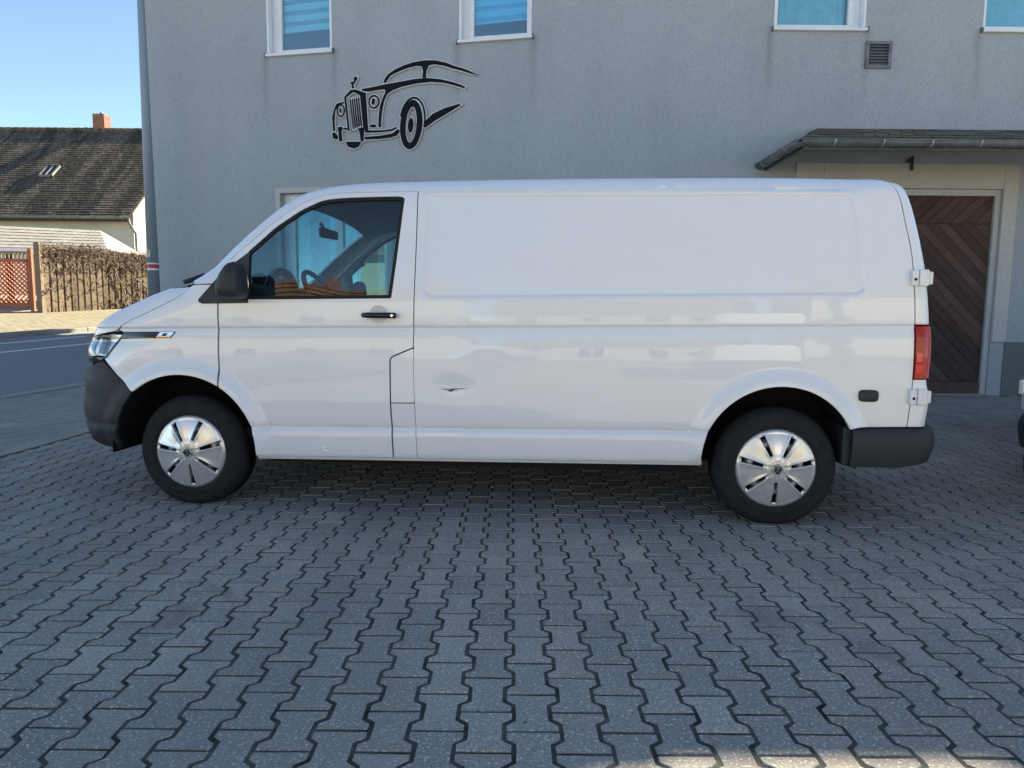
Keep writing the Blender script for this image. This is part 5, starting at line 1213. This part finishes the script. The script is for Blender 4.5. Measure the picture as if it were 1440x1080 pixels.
def seat(yc, wd):
    s_ = empty('seat'); s_.parent = van
    m_ = MB(); m_.prism([(.92, .78), (.90, .90), (.95, .95), (1.36, .90), (1.40, .80)], lambda u, v, d: B3(u, yc+d, v), -wd/2, wd/2); m_.build('cushion', 'seat_cloth', s_, fixn=True, bevel=.04)
    m_ = MB(); m_.prism([(1.30, .90), (1.36, 1.40), (1.40, 1.46), (1.47, 1.42), (1.44, .88)], lambda u, v, d: B3(u, yc+d, v), -wd/2, wd/2); m_.build('backrest', 'seat_cloth', s_, fixn=True, bevel=.04)
    m_ = MB(); m_.prism([(1.385, 1.50), (1.40, 1.66), (1.455, 1.66), (1.46, 1.50)], lambda u, v, d: B3(u, yc+d, v), -.13, .13); m_.build('head_restraint', 'seat_cloth', s_, fixn=True, bevel=.03)
seat(-.43, .50); seat(.42, .86)
m_ = MB(); m_.box((.0, -.84, .40), (1.5, .84, .46)); m_.build('cab_floor', 'underbody', van)
# underbody, wheel housings
m_ = MB(); m_.box((.46, -.86, .27), (2.95, .86, .40)); m_.box((-.25, -.55, .30), (.5, .55, .42)); m_.box((2.95, -.58, .30), (4.15, .58, .55)); m_.box((-.4, -.55, .42), (.0, .55, .95)); m_.build('underbody', 'underbody', van)
m_ = MB(); m_.tube([(1.0, -.35, .24), (2.7, -.30, .25), (3.3, -.45, .33), (4.1, -.45, .33)], .04, 8); m_.tube([(3.4, -.75, .318), (3.4, .75, .318)], .06, 10); m_.box((1.25, .1, .19), (2.05, .70, .30)); m_.build('driveline', 'underbody', van)
for c, (cx, cz, r_) in enumerate(ARCH):
    for sg in (-1, 1):
        m_ = MB(); n = 26; vs = []
        a0, a1 = (R(-6), R(183 if c == 0 else 187))
        for i in range(n+1):
            t = a0+(a1-a0)*i/n
            for yy in (.915, .56): vs.append(B3(cx+(r_+.018)*math.cos(t), sg*yy, cz+(r_+.018)*math.sin(t)))
        m_.add(vs, [(2*i, 2*i+1, 2*i+3, 2*i+2) for i in range(n)], True)
        a2 = R(168 if c == 0 else 187); m_.add([B3(cx+(r_+.018)*math.cos(a0+(a2-a0)*i/n), sg*.56, cz+(r_+.018)*math.sin(a0+(a2-a0)*i/n)) for i in range(n+1)], [tuple(range(n+1))])
        # rubber lip right behind the arch edge
        m_.build('wheel_housing', 'underbody', van)
for sg in (-1, 1):       # mud guard behind front tip of bumper and ahead of the rear bumper
    m_ = MB(); m_.box((3.735, min(sg*.62, sg*.905), .295+RAKE*3.7), (3.78, max(sg*.62, sg*.905), .56)); islands(m_, 'mud_flap', 'black_plastic', van, bevel=.01)
# ------------------------------------------------------------------ wheels
TR, HZ, TF = .334, .322, .915
def tyre_mesh():
    m_ = MB(); w_ = .205
    pr = [(.212, -.010), (.222, .006), (.235, .013), (.252, .010), (.258, .0065), (.265, .0065), (.29, .004), (.305, -.004), (.318, -.018), (.328, -.034), (TR, -.050)]
    full = [(r_, -a) for r_, a in pr]            # axial grows inwards (+y) from the outer face
    tread = []
    x = .056
    for k in range(4): tread += [(TR, x), (TR, x+.026), (TR-.008, x+.028), (TR-.008, x+.034), (TR, x+.036)]; x += .036-.004
    inner = [(r_, w_-a) for r_, a in reversed(full)]
    m_.lathe(full+[(r_, a) for r_, a in tread if a < w_-.06]+inner, 96, 'y')
    # shoulder tread blocks: nicks
    vs = m_.v; out = []
    for (x, y, z) in vs:
        r_ = math.hypot(x, z)
        if .300 < r_ < .3335 or (r_ >= .3335 and y < .06):
            a = math.atan2(z, x); k = .9915 if (int((a+math.pi)/(2*math.pi)*192+.5) % 4 == 0) else 1.0; x, z = x*k, z*k
        out.append((x, y, z))
    m_.v = out
    return m_.mesh('tyre', True)
def cap_mesh(R_=.219):
    m_ = MB(); NS = 7; rs = [.0, .040, .055, .068, .076, .095, .12, .145, .165, .183, .190, .197, .204, .210, .214, R_]
    sl0, sl1 = 4, 10        # rings between which the slots are open (indices into rs)
    def hh(r_): return -.004-.030*max(0, 1-(r_/.20)**2)**.9*1.0+(.0 if r_ < .204 else (r_-.204)*.8)
    us = [0, .25, .5, .62, .75, .875, 1.0]      # half sector from blade centre (0) to slot centre (1)
    def half_slot(r_): return .0082+.0050*(r_-.076)/.1
    grid = []
    for ir, r_ in enumerate(rs):
        row = []
        for k in range(NS):
            th0 = 2*math.pi*k/NS; sec = math.pi/NS
            for side in (-1, 1):
                lst = []
                hs2 = min(sec*.6, half_slot(max(r_, .06))/max(r_, .03))
                # stations: centre of blade, blade body, ridge foot, ridge top, slot lip, slot floor edge, slot centre
                for u, a in ((0, 0), (1, (sec-hs2)*.35), (2, (sec-hs2)*.66), (3, sec-hs2-.0055/max(r_, .03)), (4, sec-hs2-.002/max(r_, .03)), (5, sec-hs2), (6, sec)):
                    lst.append((u, th0+side*a))
                row.append((side, lst))
        grid.append(row)
    idx = {}
    def vert(ir, k, side, u):
        if u == 0: side = 1
        if u == 6 and side == -1: k2, s2 = (k-1) % NS, 1; key = (ir, k2, s2, 6)
        else: key = (ir, k, side, u)
        if ir == 0: key = (0, 0, 1, 0)
        if key in idx: return idx[key]
        r_ = rs[ir]; a = grid[ir][2*key[1]+(1 if key[2] > 0 else 0)][1][key[3]][1]
        y = hh(r_)
        zone = max(0, min(1, (r_-.066)/.012))*max(0, min(1, (.200-r_)/.010))
        if key[3] in (0, 1): y += .0028*zone                 # blades slightly hollow
        if key[3] == 2: y += .0022*zone
        if key[3] == 3: y -= .0008*zone
        if key[3] == 4: y -= .0012*zone
        if key[3] >= 5: y += .006*zone
        if ir in (11,): y += .001
        idx[key] = len(m_.v); m_.v.append((r_*math.cos(a), y, r_*math.sin(a))); return idx[key]
    for ir in range(len(rs)-1):
        for k in range(NS):
            for side in (-1, 1):
                for u in range(6):
                    if sl0 <= ir < sl1 and u == 5: continue
                    q = [vert(ir, k, side, u), vert(ir, k, side, u+1), vert(ir+1, k, side, u+1), vert(ir+1, k, side, u)]
                    q2 = []
                    for i in q:
                        if i not in q2: q2.append(i)
                    if len(q2) < 3: continue
                    if side < 0: q2 = q2[::-1]
                    m_.f.append(tuple(q2)); m_.sm.append(True); m_.mi.append(0)
    # inner skirts of the slots
    for k in range(NS):
        for side in (-1, 1):
            for ir in range(sl0, sl1):
                a, b = vert(ir, k, side, 5), vert(ir+1, k, side, 5); va, vb = m_.v[a], m_.v[b]; i0 = len(m_.v); m_.v += [(va[0], va[1]+.016, va[2]), (vb[0], vb[1]+.016, vb[2])]
                m_.f.append((a, b, i0+1, i0)); m_.sm.append(False); m_.mi.append(0)
    # rolled outer edge
    m_.lathe([(R_, hh(R_)), (R_+.002, hh(R_)+.004), (R_, .02)], 84, 'y')
    return m_.mesh('hub_cap', True)
def emblem():
    disc = MB(); disc.lathe([(.0, -.0395), (.026, -.0390), (.0295, -.0375), (.030, -.032)], 32, 'y')
    m_ = MB(); m_.lathe([(.0285, -.0385), (.0278, -.0408), (.0250, -.0412), (.0244, -.0392)], 36, 'y')
    def stroke(p, q, wd=.0044):
        p, q = np.array(p), np.array(q); d = (q-p)/np.linalg.norm(q-p); n = np.array([-d[1], d[0]])*wd/2
        m_.add([(a[0], y, a[1]) for y in (-.0392, -.0410) for a in (p-n, q-n, q+n, p+n)], [(0, 1, 2, 3), (7, 6, 5, 4), (0, 4, 5, 1), (1, 5, 6, 2), (2, 6, 7, 3), (3, 7, 4, 0)])
    s_ = .0245
    for sx in (-1, 1):
        stroke((sx*.40*s_, .90*s_), (sx*.05*s_, .16*s_)); stroke((sx*.93*s_, .36*s_), (sx*.44*s_, -.86*s_)); stroke((sx*.44*s_, -.86*s_), (sx*.02*s_, .02*s_))
    return disc.mesh('emblem', True), m_.mesh('emblem_mark', True)
tyre_me, cap_me = tyre_mesh(), cap_mesh(); emb_me, mark_me = emblem()
tyre_me.materials.append(M['tyre']); cap_me.materials.append(M['silver']); emb_me.materials.append(M['gloss_black']); mark_me.materials.append(M['chrome'])
rm = MB(); rm.lathe([(.214, .006), (.208, .030), (.195, .045), (.190, .10), (.06, .055), (.0, .05)], 48, 'y'); rim_me = rm.mesh('rim', True); rim_me.materials.append(M['steel_dark'])
bl_ = MB(); bl_.lathe([(.160, .060), (.152, .022), (.137, .012), (.120, .022), (.112, .060)], 40, 'y')
bolt_me = bl_.mesh('wheel_dish'); bolt_me.materials.append(M['rim_grey']) if 'rim_grey' in M else bolt_me.materials.append(M['zinc'])
for x, spin in ((.030, R(-86+.0)), (3.388, R(-91))):
    for sg in (-1, 1):
        wh = empty('wheel'); wh.parent = van; wh.location = (x, sg*TF, HZ); wh.rotation_euler = (0, 0, 0 if sg < 0 else math.pi)
        for nm, me in (('tyre', tyre_me), ('hub_cap', cap_me), ('rim', rim_me), ('wheel_dish', bolt_me), ('emblem', emb_me), ('emblem_mark', mark_me)):
            o = bpy.data.objects.new(nm, me); COL.objects.link(o); o.parent = wh
            if nm == 'hub_cap': o.rotation_euler = (0, -(spin+math.pi/7) if sg < 0 else 0, 0)
            if nm == 'tyre' : o.rotation_euler = (0, 0, 0)
            if nm.startswith('emblem') and sg < 0: o.rotation_euler = (0, R(-18) if x < 1 else R(6), 0)
# the tyres flatten where they stand on the ground
flat = tyre_me
for v in flat.vertices:
    if v.co.z < -HZ+.003: v.co.z = -HZ+.003

# ------------------------------------------------------------------ a second white van at the right edge of the yard
def copy_tree(o, parent=None):
    c = o.copy(); COL.objects.link(c); c.parent = parent
    for ch in list(o.children): copy_tree(ch, c)
    return c
v2 = copy_tree(van); v2.location = (6.535, 6.57, 0); v2.rotation_euler = (0, 0, R(229)); v2['label'] = 'second white van cut off by the right edge of the picture'

v3 = copy_tree(van); v3.location = (3.0, -8.6, 0); v3.rotation_euler = (0, 0, R(92)); v3['label'] = 'white van copy standing in for a car behind the viewer, mirrored above the rear wheel'  # unseen van copy added as the white car mirrored in the paint
